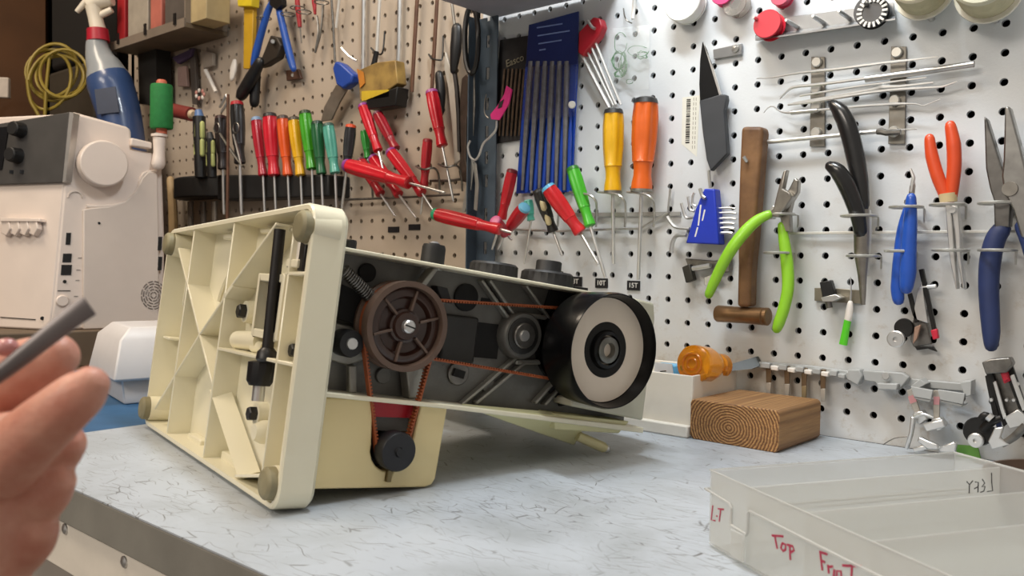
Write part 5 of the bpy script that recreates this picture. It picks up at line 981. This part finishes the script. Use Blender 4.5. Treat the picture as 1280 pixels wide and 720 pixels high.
# blue pliers, black crimper, yellow level, red bits, top left
bl2 = mat('blue_paint', '#2352a8', .35, 0, .08, 50, coat=.2)
t = thing('pliers', 'blue handled pliers spread open like an A near the top left of the pegboard', 'pliers', at(345, 85, .02))
grip('grip', [(341, 2), (335, 14), (327, 40), (320, 66), (317, 80)], .026, [4, 5, 5.4, 5.6, 4.6], bl2, t); grip('grip', [(347, 4), (351, 22), (358, 52), (364, 76), (367, 86)], .024, [4, 5, 5.4, 5.4, 4.4], bl2, t); obj('pivot', wplate([(337, -8), (351, -8), (352, 6), (345, 12), (337, 6)], .022, .01), mat('iron_black', '#2b2a29'), t)
t = thing('crimping_tool', 'black crimping tool with two fat handles hanging left of the blue pliers', 'crimper', at(318, 125, .02))
grip('grip', [(325, 78), (314, 98), (302, 118)], .034, [7, 9, 8.5], blk, t); grip('grip', [(320, 84), (319, 105), (318, 128)], .02, [7, 7.6, 7], blk, t); obj('head', wplate([(338, 44), (346, 46), (351, 56), (346, 72), (330, 82), (322, 84), (330, 64)], .018, .014), mat('iron_brown', '#3a332c', .5, .4), t, bevel=.002); obj('head_pin', MB().lathe(at(341, 52, .034), at(341, 52, .039), [(0, .004), (1, .003)], 12), st, t)
t = thing('spirit_level', 'yellow strip tool hanging at the top left behind the black crimping tool', 'level', at(310, 85, .01)); obj('strip', wplate([(305, -8), (317, -8), (315, 60), (312, 86), (304, 86)], .006, .008), mat('level_yellow', '#c49a24', .45, 0, .08, 40), t, bevel=.001); obj('head', wplate([(296, -10), (315, -10), (314, 8), (297, 8)], .008, .016), mat('head_yellow', '#d8bf22', .4), t, bevel=.0015)
t = obj('hinge_plate', wplate([(357, 88), (372, 86), (376, 98), (358, 101)], .004, .006), mat('hinge_brown', '#5a4033', .5, .4), bevel=.001); tag(t, 'small brown hinge plate under the right grip of the blue pliers', 'hinge'); 
obj('hole', MB().lathe(at(366, 94, .0102), at(366, 94, .0108), [(0, .003), (1, .0028)], 12), mat('magnet_disc', '#cfcdc6'), t)
rod('red handled probe at the top edge right of the blue pliers', [(371, -8), (373, 15), (375, 34)], [3, 3.4, 2.4], mat('probe_red', '#a3242c', .4), .018, 'probe', 'probe', ([(375, 33), (377, 54)], [1, .7], dsteel()))
rod('short red handled probe second from the blue pliers at the top edge', [(391, -8), (393, 6), (394, 18)], [2.6, 2.8, 1.6], mat('probe_red', '#a3242c'), .018, 'probe', 'probe')
t = thing('wire_gripper', 'grey forked wire tool hanging right of the red probes', 'tool', at(395, 68, .01))
for P in ([(396, 20), (398, 40), (394, 66)], [(404, 6), (401, 40), (394, 66)]): obj('leg', wt(P, .012, 1.5, 3, 6), dsteel(), t)
for i, (x, y) in enumerate(((372, 10), (380, 15), (360, 18), (402, 3), (330, 23))):
    t = obj('spring_hook', MB().ring(at(x, y, .024), UP, 9 * sc(x, y, .024), .0010, 20, 6), dsteel()); tag(t, ['upper wire loop around the first red probe', 'lower wire loop right of the first red probe', 'wire loop beside the right blue plier grip', 'wire loop at the top edge near the forked wire tool', 'wire loop behind the left blue plier grip'][i], 'loop')
# ---------------------------------------------------------------- black screwdriver tray with the coloured handles
t = thing('screwdriver_rack', 'black plastic rack on the pegboard holding the row of coloured screwdriver handles', 'rack', at(360, 250, 0))
rk = mat('rack_black', '#131314', .55, 0, .2, 60)
obj('rack_body', MB().prism([at(298, 221, .0), at(438, 221, .0), at(438, 248, .0), at(298, 252, .0)], (0, -.042, 0)), rk, t, bevel=.003)
mbk = MB(); n = 20
top = [at(268, 232, 0) + V((.095 * math.cos(math.pi * i / n), -.060 * math.sin(math.pi * i / n) - .002, .012)) for i in range(n + 1)]
obj('rack_bulge', MB().prism(top, (0, 0, -.038)), rk, t, bevel=.003)
for (lab, p0, p1, r, hx, cap) in (('dark red screwdriver handle at the left end of the black rack', (320, 146), (329, 220), 6.6, '#a8142a', '#7f98b8'), ('broad bright red screwdriver handle second in the black rack', (337, 141), (343, 220), 8.8, '#c9182c', '#2a2626'), ('orange screwdriver handle in the black rack', (353, 144), (360, 220), 7.2, '#d9541c', '#4a3a34'), ('yellow screwdriver handle in the black rack', (367, 146), (376, 220), 7.4, '#d9a312', '#4a4034'), ('bright green tall screwdriver handle in the black rack', (381, 138), (390, 212), 7.8, '#3f9a1e', '#2a3a20'), ('dark green screwdriver handle in the black rack', (396, 151), (402, 218), 7.4, '#1d5a34', '#1a3a28'), ('teal screwdriver handle at the right end of the black rack', (410, 154), (419, 217), 7.2, '#4f9a86', '#3a5a50')):
    screwdriver(lab, p0, p1, (p1[0] + 2, 268), .046, r * 1.14, hx, cap=cap, shaft_r=1.6)
for x in (300, 330, 345, 362, 378, 393, 405, 425): pass
# things left of the rack
for (lab, px, y0, y1, r, bluecap) in (('black and pale yellow nut driver with a blue cap, left end of black rack', 249, 138, 222, 8.5, '#5a78a8'), ('shorter black and pale yellow nut driver beside the blue capped one', 263, 166, 222, 7.0, '#3a3a3a')):
    t = thing('nut_driver', lab, 'driver', at(px, y1, .05)); obj('handle', wt([(px, y0 + 8), (px + 1, (y0 + y1) / 2), (px + 2, y1)], .056, [r, r, r * .9], 2, 14, .9), blk, t); obj('cap', wt([(px - 1, y0), (px, y0 + 9)], .056, [r * .55, r * .8], 1, 12, .9), mat('cap_' + bluecap[1:], bluecap, .4), t)
    for j in range(2):
        for dx in (-.45, .45): yy = y0 + (16 if j == 0 else 38) * (1 if px < 255 else .72); obj('grip_patch', wt([(px + dx * r, yy), (px + dx * r + .3, yy + (17 if px < 255 else 13))], .056 + .6 * r * .0013, [r * .34, r * .36], 1, 8, 1, True), mat('patch_lime', '#b9bf78', .5), t)
screwdriver('fat black screwdriver with a red cap left of the coloured handles', (296, 126), (300, 205), (302, 268), .05, 9.2, '#211f20', cap='#b01f2a', shaft_r=2.2)
screwdriver('plain dark screwdriver handle between the nut drivers and the red capped one', (276, 144), (279, 212), (280, 268), .044, 8.4, '#2a2223', cap='#3a1f22', shaft_r=2.2)
rod('long thin brown rod standing in front of the dark handles', [(285, 118), (285, 190), (284, 285)], 1.9, brw, .075)
t = thing('scissors', 'small steel scissors hung over the red capped black screwdriver', 'scissors', at(292, 190, .07))
for (x, y) in ((271, 160), (295, 160)): obj('finger_loop', MB().ring(at(x, y, .072), OUT, .0085, .0012, 20, 6), dsteel(), t)
for P in ([(275, 167), (290, 190), (303, 208)], [(292, 168), (298, 190), (302, 208)]): obj('blade', wt(P, .072, [1.4, 2, 1], 2, 6), dsteel(), t)
t = obj('steel_hook', wt([(275, 134), (279, 127), (283, 119), (284, 128), (277, 140)], .06, 1.8, 3, 8), st); tag(t, 'bright steel hook above the plain dark screwdriver handle', 'hook')
t = thing('wooden_stick', 'pale wooden stick standing behind the base of the cream machine', 'stick', at(216, 300, .03)); obj('stick', wt([(213, 225), (216, 260), (217, 300)], .03, [5, 6, 6.5], 2, 10, .9, True), mat('stick_wood', '#b59a72', .6, 0, .12, 40), t)
for i, (x, c_h) in enumerate(((238, '#8a8580'), (254, '#7a746e'), (268, '#9a948c'))):
    t = obj('tool_shaft', wt([(x, 252), (x + .5, 285)], .03, [4.5, 4.0], 1, 10, .8), mat('shaft_' + c_h[1:], c_h, .4, .7)); tag(t, ['leftmost', 'middle', 'rightmost'][i] + ' of three short metal shafts below the left end of the black rack', 'shaft')
t = thing('cork_spool', 'dark red spool with a pale end lying level beside the green thread cone', 'spool', at(230, 142, .05)); a, b = at(217, 138, .055), at(240, 143, .055); obj('thread_wrap', MB().cyl(a, b, .0125, None, 18), mat('spool_darkred', '#7a2b24', .6), t); obj('spool_end', MB().cyl(b, b + (b - a).normalized() * .007, .009, .006, 14), mat('end_cream', '#c9b294', .5), t)
# small pale bits on the board
t = obj('white_stick', wt([(257, 88), (263, 100), (270, 115)], .012, [2.6, 2.4, 2.4], 1, 8), whitep()); tag(t, 'slim white plastic stick hanging on the board below the junk shelf', 'stick')
t = obj('white_oval', wt([(293, 78), (292, 86), (290, 97)], .012, [4.5, 6.5, 4.5], 3, 12, .5, True), whitep()); tag(t, 'white oval plastic piece hanging left of the black crimping handles', 'disc')
t = thing('ring_light', 'round white and pink plastic rosette on the board below the white stick', 'rosette', at(250, 120, .01))
for i in range(7): an = 2 * math.pi * i / 7; obj('petal', MB().ball(at(250 + 5 * math.cos(an), 118 + 5 * math.sin(an), .014), .0042, 10, OUT, .5), whitep() if i % 2 else mat('petal_pink', '#c98f84', .5), t)
t = obj('purple_cloth', wplate([(214, 72), (240, 60), (238, 70), (222, 80)], .01, .008), mat('cloth_purple', '#4a3a58', .8), bevel=.002); tag(t, 'small dark purple bundle hanging under the junk shelf', 'bundle')
for i, (P, c_h) in enumerate(((((236, 60), (240, 130), (246, 131), (243, 60)), '#4a423c'), (((252, 62), (266, 66), (266, 82), (254, 86)), '#8f8478'), (((222, 84), (232, 82), (234, 108), (222, 108)), '#9a8078'))):
    t = obj('hanging_packet', wplate(list(P), .006, .006), mat('packet_' + c_h[1:], c_h, .6), bevel=.001); tag(t, ['dark narrow packet', 'grey square packet', 'dull pink packet'][i] + ' hanging on the board right of the green thread cone', 'packet')
for i, (x, y) in enumerate(((518, 284), (492, 287))):
    t = obj('label_tape', MB().box(at(x, y, .001), (.012, 0, 0), (0, .0007, 0), (0, 0, .0042)), mat('label_black', '#16161a')); tag(t, ['right', 'left'][i] + ' of two blank black label tapes above the cream machine', 'label')
# ---------------------------------------------------------------- junk shelf at the top left
js = thing('junk_shelf', 'dim brown shelf on the wall at the top left piled with loose supplies', 'shelf', at(210, 45, 0))
zj = at(285, 38, .01).z
je = at(287, 38, 0).x; jl = at(140, 45, .085).x
obj('shelf_board', MB().abox((jl, -.085, zj - .008), (je, -.004, zj)), mat('shelf_brown', '#6b5c48', .6, 0, .2, 14), js, bevel=.001)
obj('shelf_end', MB().abox((je - .004, -.085, zj + .0002), (je, -.004, zj + .10)), mat('shelf_taupe', '#7b6f62', .6, 0, .15, 14), js)
obj('shelf_lip', MB().abox((jl, -.0875, zj - .008), (je, -.0855, zj + .008)), mat('shelf_taupe', '#7b6f62', .6, 0, .15, 14), js)
for i in range(3): x = je - .03 - i * .11; obj('shelf_bracket', MB().box(V((x, -.089, zj + .010)), (.004, 0, 0), (0, .001, 0), (0, 0, .010)), mat('iron_black', '#2b2a29'), js)
for lab, x0, x1, y0, y1, hx, hh in (('tan card box standing on the right end of the junk shelf', 258, 277, -20, 32, '#b3a077', .1), ('salmon coloured packet on the junk shelf', 188, 203, -20, 22, '#b8695a', .1), ('large red packet on the junk shelf beside the spray bottle head', 138, 157, -20, 18, '#a3161f', .1), ('pale grey carton on the middle of the junk shelf', 160, 186, -20, 26, '#a39a8c', .1), ('dark carton between the salmon packet and tan box', 206, 254, -20, 33, '#57504a', .1)):
    P0 = V((0, -.075, 0)); a = onp(x0, y1, P0, V((0, 1, 0))); b = onp(x1, y0, P0, V((0, 1, 0)))
    o = obj('carton', MB().abox((max(a.x, jl), -.075, zj + .0003), (min(b.x, je - .006) - .004, -.03, max(b.z, zj + .06))), mat('carton_' + hx[1:], hx, .6, 0, .12, 30), None, bevel=.0015); tag(o, lab, 'carton')
# dark nook with cable coil left
t = thing('cupboard', 'brown wooden cupboard side at the far left edge behind the white machine', 'cupboard', (-1.72, -.3, -.75))
obj('side_panel', MB().abox((-1.795, -.62, -.005), (-1.60, -.06, 1.1)), mat('cupboard_brown', '#5f3d20', .6, 0, .15, 8), t); obj('side_edge', MB().abox((-1.60, -.62, -.005), (-1.596, -.58, 1.1)), mat('cupboard_dark', '#4f3822', .6), t)
t = obj('dark_case', MB().abox((-1.585, -.055, .58), (-1.34, -.006, .93)), mat('case_black', '#151310', .7), None, bevel=.01); tag(t, 'black case in the dim corner behind the spray bottle', 'case')
t = obj('dark_case', MB().abox((-1.585, -.06, .30), (-1.345, -.006, .575)), mat('case_olive', '#3a3226', .7), None, bevel=.008); tag(t, 'dark olive case hidden behind the yellow cable coil', 'case')
t = obj('shelf_upright', wplate([(172, 54), (195, 54), (196, 130), (174, 130)], .01, .03), mat('case_black', '#151310')); tag(t, 'black upright block on the board left of the green thread cone', 'block')
cc = thing('cable_coil', 'loosely coiled yellow cable hanging behind the white sewing machine', 'cable', at(68, 60, .62))
cym = mat('cable_yellow', '#94802f', .45, 0, .08, 40)
CO = V((-1.55, -.56, 0)); CN = V((.75, -.66, 0)).normalized()
def cpt(px, py, o=0.): return onp(px, py, dp(70, 100, 1.72) + CN * o, CN)
for k_, (cx, cy, rx, ry, tilt) in enumerate(((68, 92, 36, 30, .2), (72, 98, 34, 28, -.2), (66, 88, 30, 34, .5), (75, 96, 30, 26, 0.), (62, 102, 26, 36, .3), (80, 92, 30, 30, -.5))):
    P = []
    for i in range(28):
        a = 2 * math.pi * i / 28; x, y = rx * math.cos(a), ry * math.sin(a); P.append(cpt(cx + x * math.cos(tilt) - y * math.sin(tilt), cy + x * math.sin(tilt) + y * math.cos(tilt), .006 * k_ + .004 * math.sin(3 * a)))
    obj('cable_turn', MB().tube(P, .0032, 7, closed=True), cym, cc)
obj('cable_tail', MB().tube([cpt(34, 100, .03), cpt(38, 125, .03), cpt(46, 140, .03), cpt(56, 160, .03)], .0032, 7, 4), cym, cc); obj('cable_tail', MB().tube([cpt(62, 70, .03), cpt(58, 110, .03), cpt(56, 150, .03)], .0032, 7, 4), cym, cc)
t = obj('wall_switch', MB().box(cpt(4, 110, .02), V((.66, .75, 0)) * .012, CN * .006, (0, 0, .02)), mat('switch_grey', '#b9ada0', .5), bevel=.002); tag(t, 'pale switch box on the brown cupboard at the left edge', 'switch')
# ---------------------------------------------------------------- WHITE SEWING MACHINE on a low riser
S0 = dp(62, 413, 1.32); hv = ray(110, 300); hv.z = 0; hv.normalize()
ang = math.radians(12); nS = -(Matrix.Rotation(ang, 3, 'Z') @ hv); sdir = V((-nS.y, nS.x, 0))
if sdir.dot(RX) < 0: sdir = -sdir
fdir = -sdir
def sp(px, py, o=0.): return onp(px, py, S0 + nS * o, nS)
zb = S0.z
ri = obj('riser_board', MB().box(S0 + sdir * .0 - nS * .10 + V((0, 0, -(zb + .005) / 2 - .0004)), sdir * .42, nS * .125, (0, 0, (zb + .0046) / 2)), mat('riser_wood', '#6e5c48', .6, 0, .15, 12), None, bevel=.002); tag(ri, 'brown wooden riser board under the white computerised sewing machine', 'riser')
wm = mat('machine_white', '#e6d8cd', .4, 0, .03, 20, coat=.15)
ws = thing('sewing_machine', 'white computerised sewing machine seen from its handwheel end, at the far left', 'sewing machine', S0)
front = ray(20, 300); front.z = 0; front.normalize()
fd = (Matrix.Rotation(math.radians(88), 3, 'Z') @ sdir)
if fd.dot(hv) > 0: pass
# front of the machine runs away to the left, almost edge on to the side
fd = (-RX * .93 + FW * .30); fd.z = 0; fd.normalize()
side = [(62, 413), (66, 380), (80, 228), (84, 185), (88, 142), (93, 140), (158, 158), (164, 162), (165, 186), (196, 192), (203, 212), (206, 300), (205, 417)]
SP = [sp(*p) for p in side]
for q_ in SP: q_.z = max(q_.z, zb)
depthv = -nS * .15
obj('body', MB().prism(SP, depthv), wm, ws, bevel=.004)
FP = [SP[0], SP[2], SP[4]]
fn = fd.cross(V((0, 0, 1))).normalized(); fn = fn if fn.dot(hv) < 0 else -fn
fb = MB().prism([SP[0], SP[1], SP[2], SP[4], SP[4] + fd * .42, SP[0] + fd * .42], -fn * .06); obj('front_casing', fb, wm, ws, bevel=.003)
def fpn(px, py, o=0.): 
    n3 = (SP[0] + fd - SP[0]).cross(SP[4] - SP[0]).normalized(); n3 = n3 if n3.dot(hv) < 0 else -n3
    return onp(px, py, S0 + n3 * o, n3)
n3 = fd.cross(SP[4] - SP[0]).normalized(); n3 = n3 if n3.dot(hv) < 0 else -n3
pgm = mat('panel_grey_dark', '#4a4846', .42, 0, .1, 30)
pn = obj('control_panel', MB().prism([fpn(87, 140, .006), fpn(78, 228, .006), fpn(-10, 231, .006), fpn(-10, 156, .006)], -n3 * .008), pgm, ws, bevel=.001)
obj('panel_trim', MB().prism([fpn(87, 140, .007), fpn(92, 141, .007), fpn(82, 226, .007), fpn(78, 228, .007)], -n3 * .012), mat('trim_silver', '#bdbab6', .35, .6), ws)
obj('screen', MB().prism([fpn(11, 158, .0075), fpn(2, 212, .0075), fpn(-10, 213, .0075), fpn(-10, 160, .0075)], -n3 * .002), mat('screen_dark', '#1a1c1f', .2), ws)
for (x, y) in ((27, 163), (23, 195)):
    c = fpn(x, y, .006); obj('dial', MB().lathe(c, c + n3 * .018, [(0, .0125), (.1, .012, 1), (.9, .0115, 1), (1, .0095)], 24, .06, 12), mat('dial_black', '#232120'), pn)
for (x, y) in ((16, 215), (29, 215)): c = fpn(x, y, .0065); obj('panel_button', MB().box(c, sdir * .0045, n3 * .001, (0, 0, .003)), blk, pn, bevel=.0008)
for i in range(4):
    a = fpn(6 + i * 12, 281, .004); obj('front_button', MB().prism([fpn(1 + i * 11.5, 275, .010), fpn(11 + i * 11.5, 274, .010), fpn(12 + i * 11.5, 286, .013), fpn(8 + i * 11.5, 295, .008), fpn(1 + i * 11.5, 292, .008)], -n3 * .010), wm, ws, bevel=.0015)
obj('button_shelf', MB().prism([fpn(0, 272, .012), fpn(49, 273, .012), fpn(50, 277, .012), fpn(0, 277, .012)], -n3 * .012), wm, ws, bevel=.001)
# handwheel, raised rear panel, recess
cW = sp(131, 205, 0)
rW = (sp(131, 177, .02) - sp(131, 235, .02)).length / 2
obj('handwheel', MB().lathe(sp(125, 206, -.002), sp(125, 206, -.002) + nS * .030, [(0, rW * .98), (.15, rW), (.85, rW), (.96, rW * .97), (1, rW * .92), (1.02, .001)], 40), wm, ws, ang=25)
rp_ = [(104, 262), (112, 260), (136, 258), (156, 252), (170, 240), (178, 222), (186, 214), (197, 216), (199, 300), (199, 414), (104, 414)]
obj('side_panel', MB().prism([V((q_.x, q_.y, max(q_.z, zb))) for q_ in [sp(*p, .006) for p in rp_]], -nS * .008), mat('machine_white2', '#d8cbc0', .42, 0, .03, 20), ws, bevel=.002)
obj('side_trim', MB().tube([sp(108, 258, .002), sp(136, 258, .002), sp(158, 252, .002), sp(172, 238, .002), sp(179, 218, .002), sp(196, 214, .002)], .003, 8, 4), wm, ws)
obj('thumb_notch', MB().tube([sp(94 - 9 * math.cos(math.pi * i / 8), 247 - 8 * math.sin(math.pi * i / 8), .001) for i in range(9)], .0016, 6), mat('machine_white2', '#d8cbc0'), ws)
prt = mat('port_black', '#141414', .5)
for (x0, y0, x1, y1) in ((82, 291, 88, 306), (78, 317, 89, 328), (76, 331, 89, 344), (197, 296, 202, 313), (197, 321, 202, 338)):
    obj('port', MB().prism([sp(x0 + 1, y0, .0065 if x0 > 150 else .0008), sp(x1 + 1, y0, .0065 if x0 > 150 else .0008), sp(x1, y1, .0065 if x0 > 150 else .0008), sp(x0, y1, .0065 if x0 > 150 else .0008)], -nS * .002), prt, ws)
for (x, y, r, o_) in ((81, 352, .0028, .001), (124, 279, .0022, .0065), (53, 398, .003, .001)): c = sp(x, y, o_) if x > 60 else fpn(x, y, .001); obj('screw_hole', MB().lathe(c - nS * .001, c + nS * .0005, [(0, r), (1, r * .9)], 12), prt, ws)
c = sp(78, 376, .001); obj('power_button', MB().lathe(c - nS * .002, c + nS * .003, [(0, .009), (.7, .009), (1, .0075)], 24), wm, ws)
obj('power_line', MB().prism([sp(72, 363, .0008), sp(88, 363, .0008), sp(88, 364, .0008), sp(72, 364, .0008)], -nS * .001), prt, ws)
obj('seam_line', MB().prism([fpn(0, 396, .0008), fpn(44, 399, .0008), fpn(44, 400, .0008), fpn(0, 397, .0008)], -n3 * .001), prt, ws)
for x, y in ((100, 325), (98, 340), (97, 353), (95, 373)): obj('port_mark', MB().prism([sp(x - 2.5, y - 3, .0006), sp(x + 2.5, y - 3, .0006), sp(x + 2.5, y - 2, .0006), sp(x - 2.5, y - 2, .0006)], -nS * .0008), mat('mark_grey', '#8d867f', .6), ws)
# round speaker grille of broken rings
gm = mat('grille_dark', '#6d655f', .6)
gc = sp(192, 369, .0066); u3 = sdir; v3 = V((0, 0, 1))
for k_, R in enumerate((.005, .0095, .014, .0185, .0225)):
    ns = 4 + k_ * 2
    for j in range(ns):
        a0 = 2 * math.pi * (j + .12 + .3 * (k_ % 2)) / ns; a1 = 2 * math.pi * (j + .88 + .3 * (k_ % 2)) / ns; P = []
        for q in range(5): a = a0 + (a1 - a0) * q / 4; P.append(gc + (u3 * math.cos(a) * .84 + v3 * math.sin(a)) * R)
        obj('grille_slot', MB().tube(P, .0008, 4), gm, ws)
# spool arm on top
obj('thread_post', MB().prism([sp(164, 172, .010), sp(190, 178, .010), sp(190, 186, .010), sp(164, 182, .010)], -nS * .02), wm, ws, bevel=.002)
obj('spool_arm', MB().tube([sp(199, 172, .012), sp(199, 190, .012), sp(198, 205, .012)], [.010, .009, .011], 12, 2, round_=True), wm, ws)
obj('spool_cap', MB().lathe(sp(199, 171, .012), sp(199, 168, .012), [(0, .0125), (1, .0125)], 20), wm, ws)
gt = thing('thread_cone', 'green cone of thread standing on the white machine spool arm', 'thread', sp(202, 166, .012))
a, b = sp(202, 161, .012), sp(202, 106, .012)
obj('thread_wrap', MB().lathe(a, b, [(0, .012), (0, .0168), (.04, .0178), (.96, .0172), (1, .016), (1, .008)], 28), mat('thread_green2', '#1f7a3a', .75, 0, .1, 120, .5, 500), gt)
obj('spool_end', MB().lathe(b, b + V((0, 0, .008)), [(0, .0085), (.7, .008), (1, .006)], 16), mat('spool_coral', '#c96a50', .5), gt); obj('spool_end', MB().lathe(a, a - V((0, 0, .008)), [(0, .0085), (1, .0085)], 16), mat('spool_coral', '#c96a50'), gt)
# spray bottle
sb = thing('spray_bottle', 'spray bottle with white trigger head, red collar and blue liquid, leaning behind the white machine', 'bottle', dp(150, 170, 1.55))
def bp3(px, py, d=1.66): return dp(px, py, d)
k_ = 1.66 / F
body = [(121, 52, 12), (122, 62, 14), (126, 76, 18), (130, 84, 21), (134, 95, 25)]
obj('bottle_top', MB().tube([bp3(x, y) for x, y, r in body], [r * k_ for x, y, r in body], 20, 3), mat('bottle_clear', '#aeb4b9', .25, 0, .04, 20, trans=.25), sb)
body = [(134, 95, 25), (138, 106, 27.5), (144, 125, 27), (150, 148, 26), (158, 200, 25)]
obj('bottle_liquid', MB().tube([bp3(x, y) for x, y, r in body], [r * k_ for x, y, r in body], 20, 3), mat('liquid_blue', '#3a5280', .3, 0, .06, 20, coat=.3), sb)
obj('collar', MB().tube([bp3(122, 37), bp3(123, 52)], [12.5 * k_, 13.5 * k_], 20), mat('collar_red', '#b01a30', .4), sb)
hdm = mat('head_ivory', '#ddd5c4', .4, 0, .03, 30)
obj('head_neck', MB().tube([bp3(123, 38), bp3(119, 22), bp3(117, 8)], [9.5 * k_, 8.5 * k_, 10 * k_], 16, 3), hdm, sb)
obj('head', MB().tube([bp3(112, 8), bp3(122, 2), bp3(140, -2)], [9 * k_, 10 * k_, 9 * k_], 14, 3), hdm, sb, ang=60); obj('trigger', MB().tube([bp3(118, -10), bp3(106, 4), bp3(96, 15)], [5 * k_, 4.2 * k_, 3 * k_], 10, 3), hdm, sb); obj('nozzle_guard', MB().tube([bp3(124, 20), bp3(132, 16), bp3(140, 12)], [4 * k_, 4.5 * k_, 4 * k_], 10, 3), hdm, sb)
obj('back_label', MB().prism([bp3(118, 112, 1.617), bp3(144, 108, 1.617), bp3(149, 140, 1.617), bp3(122, 143, 1.617)], FW * .002), mat('label_navy', '#24304a', .4), sb)
bb = bp3(158, 200) - UP * .004
ped = obj('storage_drum', MB().lathe(V((bb.x, bb.y, -.004)), V((bb.x, bb.y, bb.z)), [(0, .055), (.02, .058), (.97, .058), (1, .055)], 24), mat('drum_dark', '#3a3632', .6)); tag(ped, 'dark drum behind the white machine carrying the leaning spray bottle', 'drum')
# white accessory box on the blue mat
ab = thing('accessory_box', 'white two-part accessory box with a flared lid standing on the blue mat', 'box', tb(152, 506, 0))
o_ = tb(152, 507, -.002); o_.z = -.0019
e1_ = (-RX * .60 + FW * .80); e1_.z = 0; e1_.normalize(); e2_ = V((e1_.y, -e1_.x, 0)); e2_ = e2_ if e2_.dot(RX) > 0 else -e2_
def abx(u, v, z): return o_ + e1_ * u + e2_ * v + V((0, 0, z))
wbm = mat('box_white', '#dcd8d6', .4, 0, .03, 30)
def sect(i0, z, A=.115, Bq=.16): return [abx(i0, i0, z), abx(A - i0, i0, z), abx(A - i0, Bq - i0, z), abx(i0, Bq - i0, z)]
obj('box_base', MB().loft([sect(.004, 0), sect(.003, .004), sect(.0, .027), sect(.0, .0288)]), wbm, ab, bevel=.003)
obj('box_lid', MB().loft([sect(-.010, .029), sect(-.0105, .032), sect(-.002, .074), sect(.012, .088)]), wbm, ab, bevel=.002)

# shared group phrases for the repeats -------------------------------------------------
GR = {'bobbin': 'bobbins at the top of the right pegboard', 'dental_pick': 'steel picks on the magnetic strips', 'magnet_strip': 'upright magnetic steel strips', 'size_label': 'size labels below the screwdrivers', 'steel_rod': 'long rods hanging along the top of the left board', 'spring_hook': 'wire loops at the top of the left board', 'carton': 'packets and cartons on the junk shelf', 'nut_driver': 'black and yellow nut drivers', 'label_tape': 'blank label tapes', 'tool_shaft': 'metal shafts below the black rack', 'hanging_packet': 'packets hanging by the thread cone', 'probe': 'red handled probes at the top edge', 'ruffler_foot': 'black and steel attachments with red pads'}
for o in list(COL.objects):
    if o.parent is None and o.get('label') and not o.get('group'):
        k = o.name.split('.')[0]; l = o['label']
        if k in GR: o['group'] = GR[k]
        elif k == 'screwdriver' and 'in the black rack' in l or (k == 'screwdriver' and 'black rack' in l): o['group'] = 'coloured screwdriver handles in the black rack'
        elif k == 'screwdriver' and 'in the hand' not in l and 'wire rack beside' not in l and 'right of the yellow' not in l: o['group'] = 'screwdrivers clustered in the wire racks'
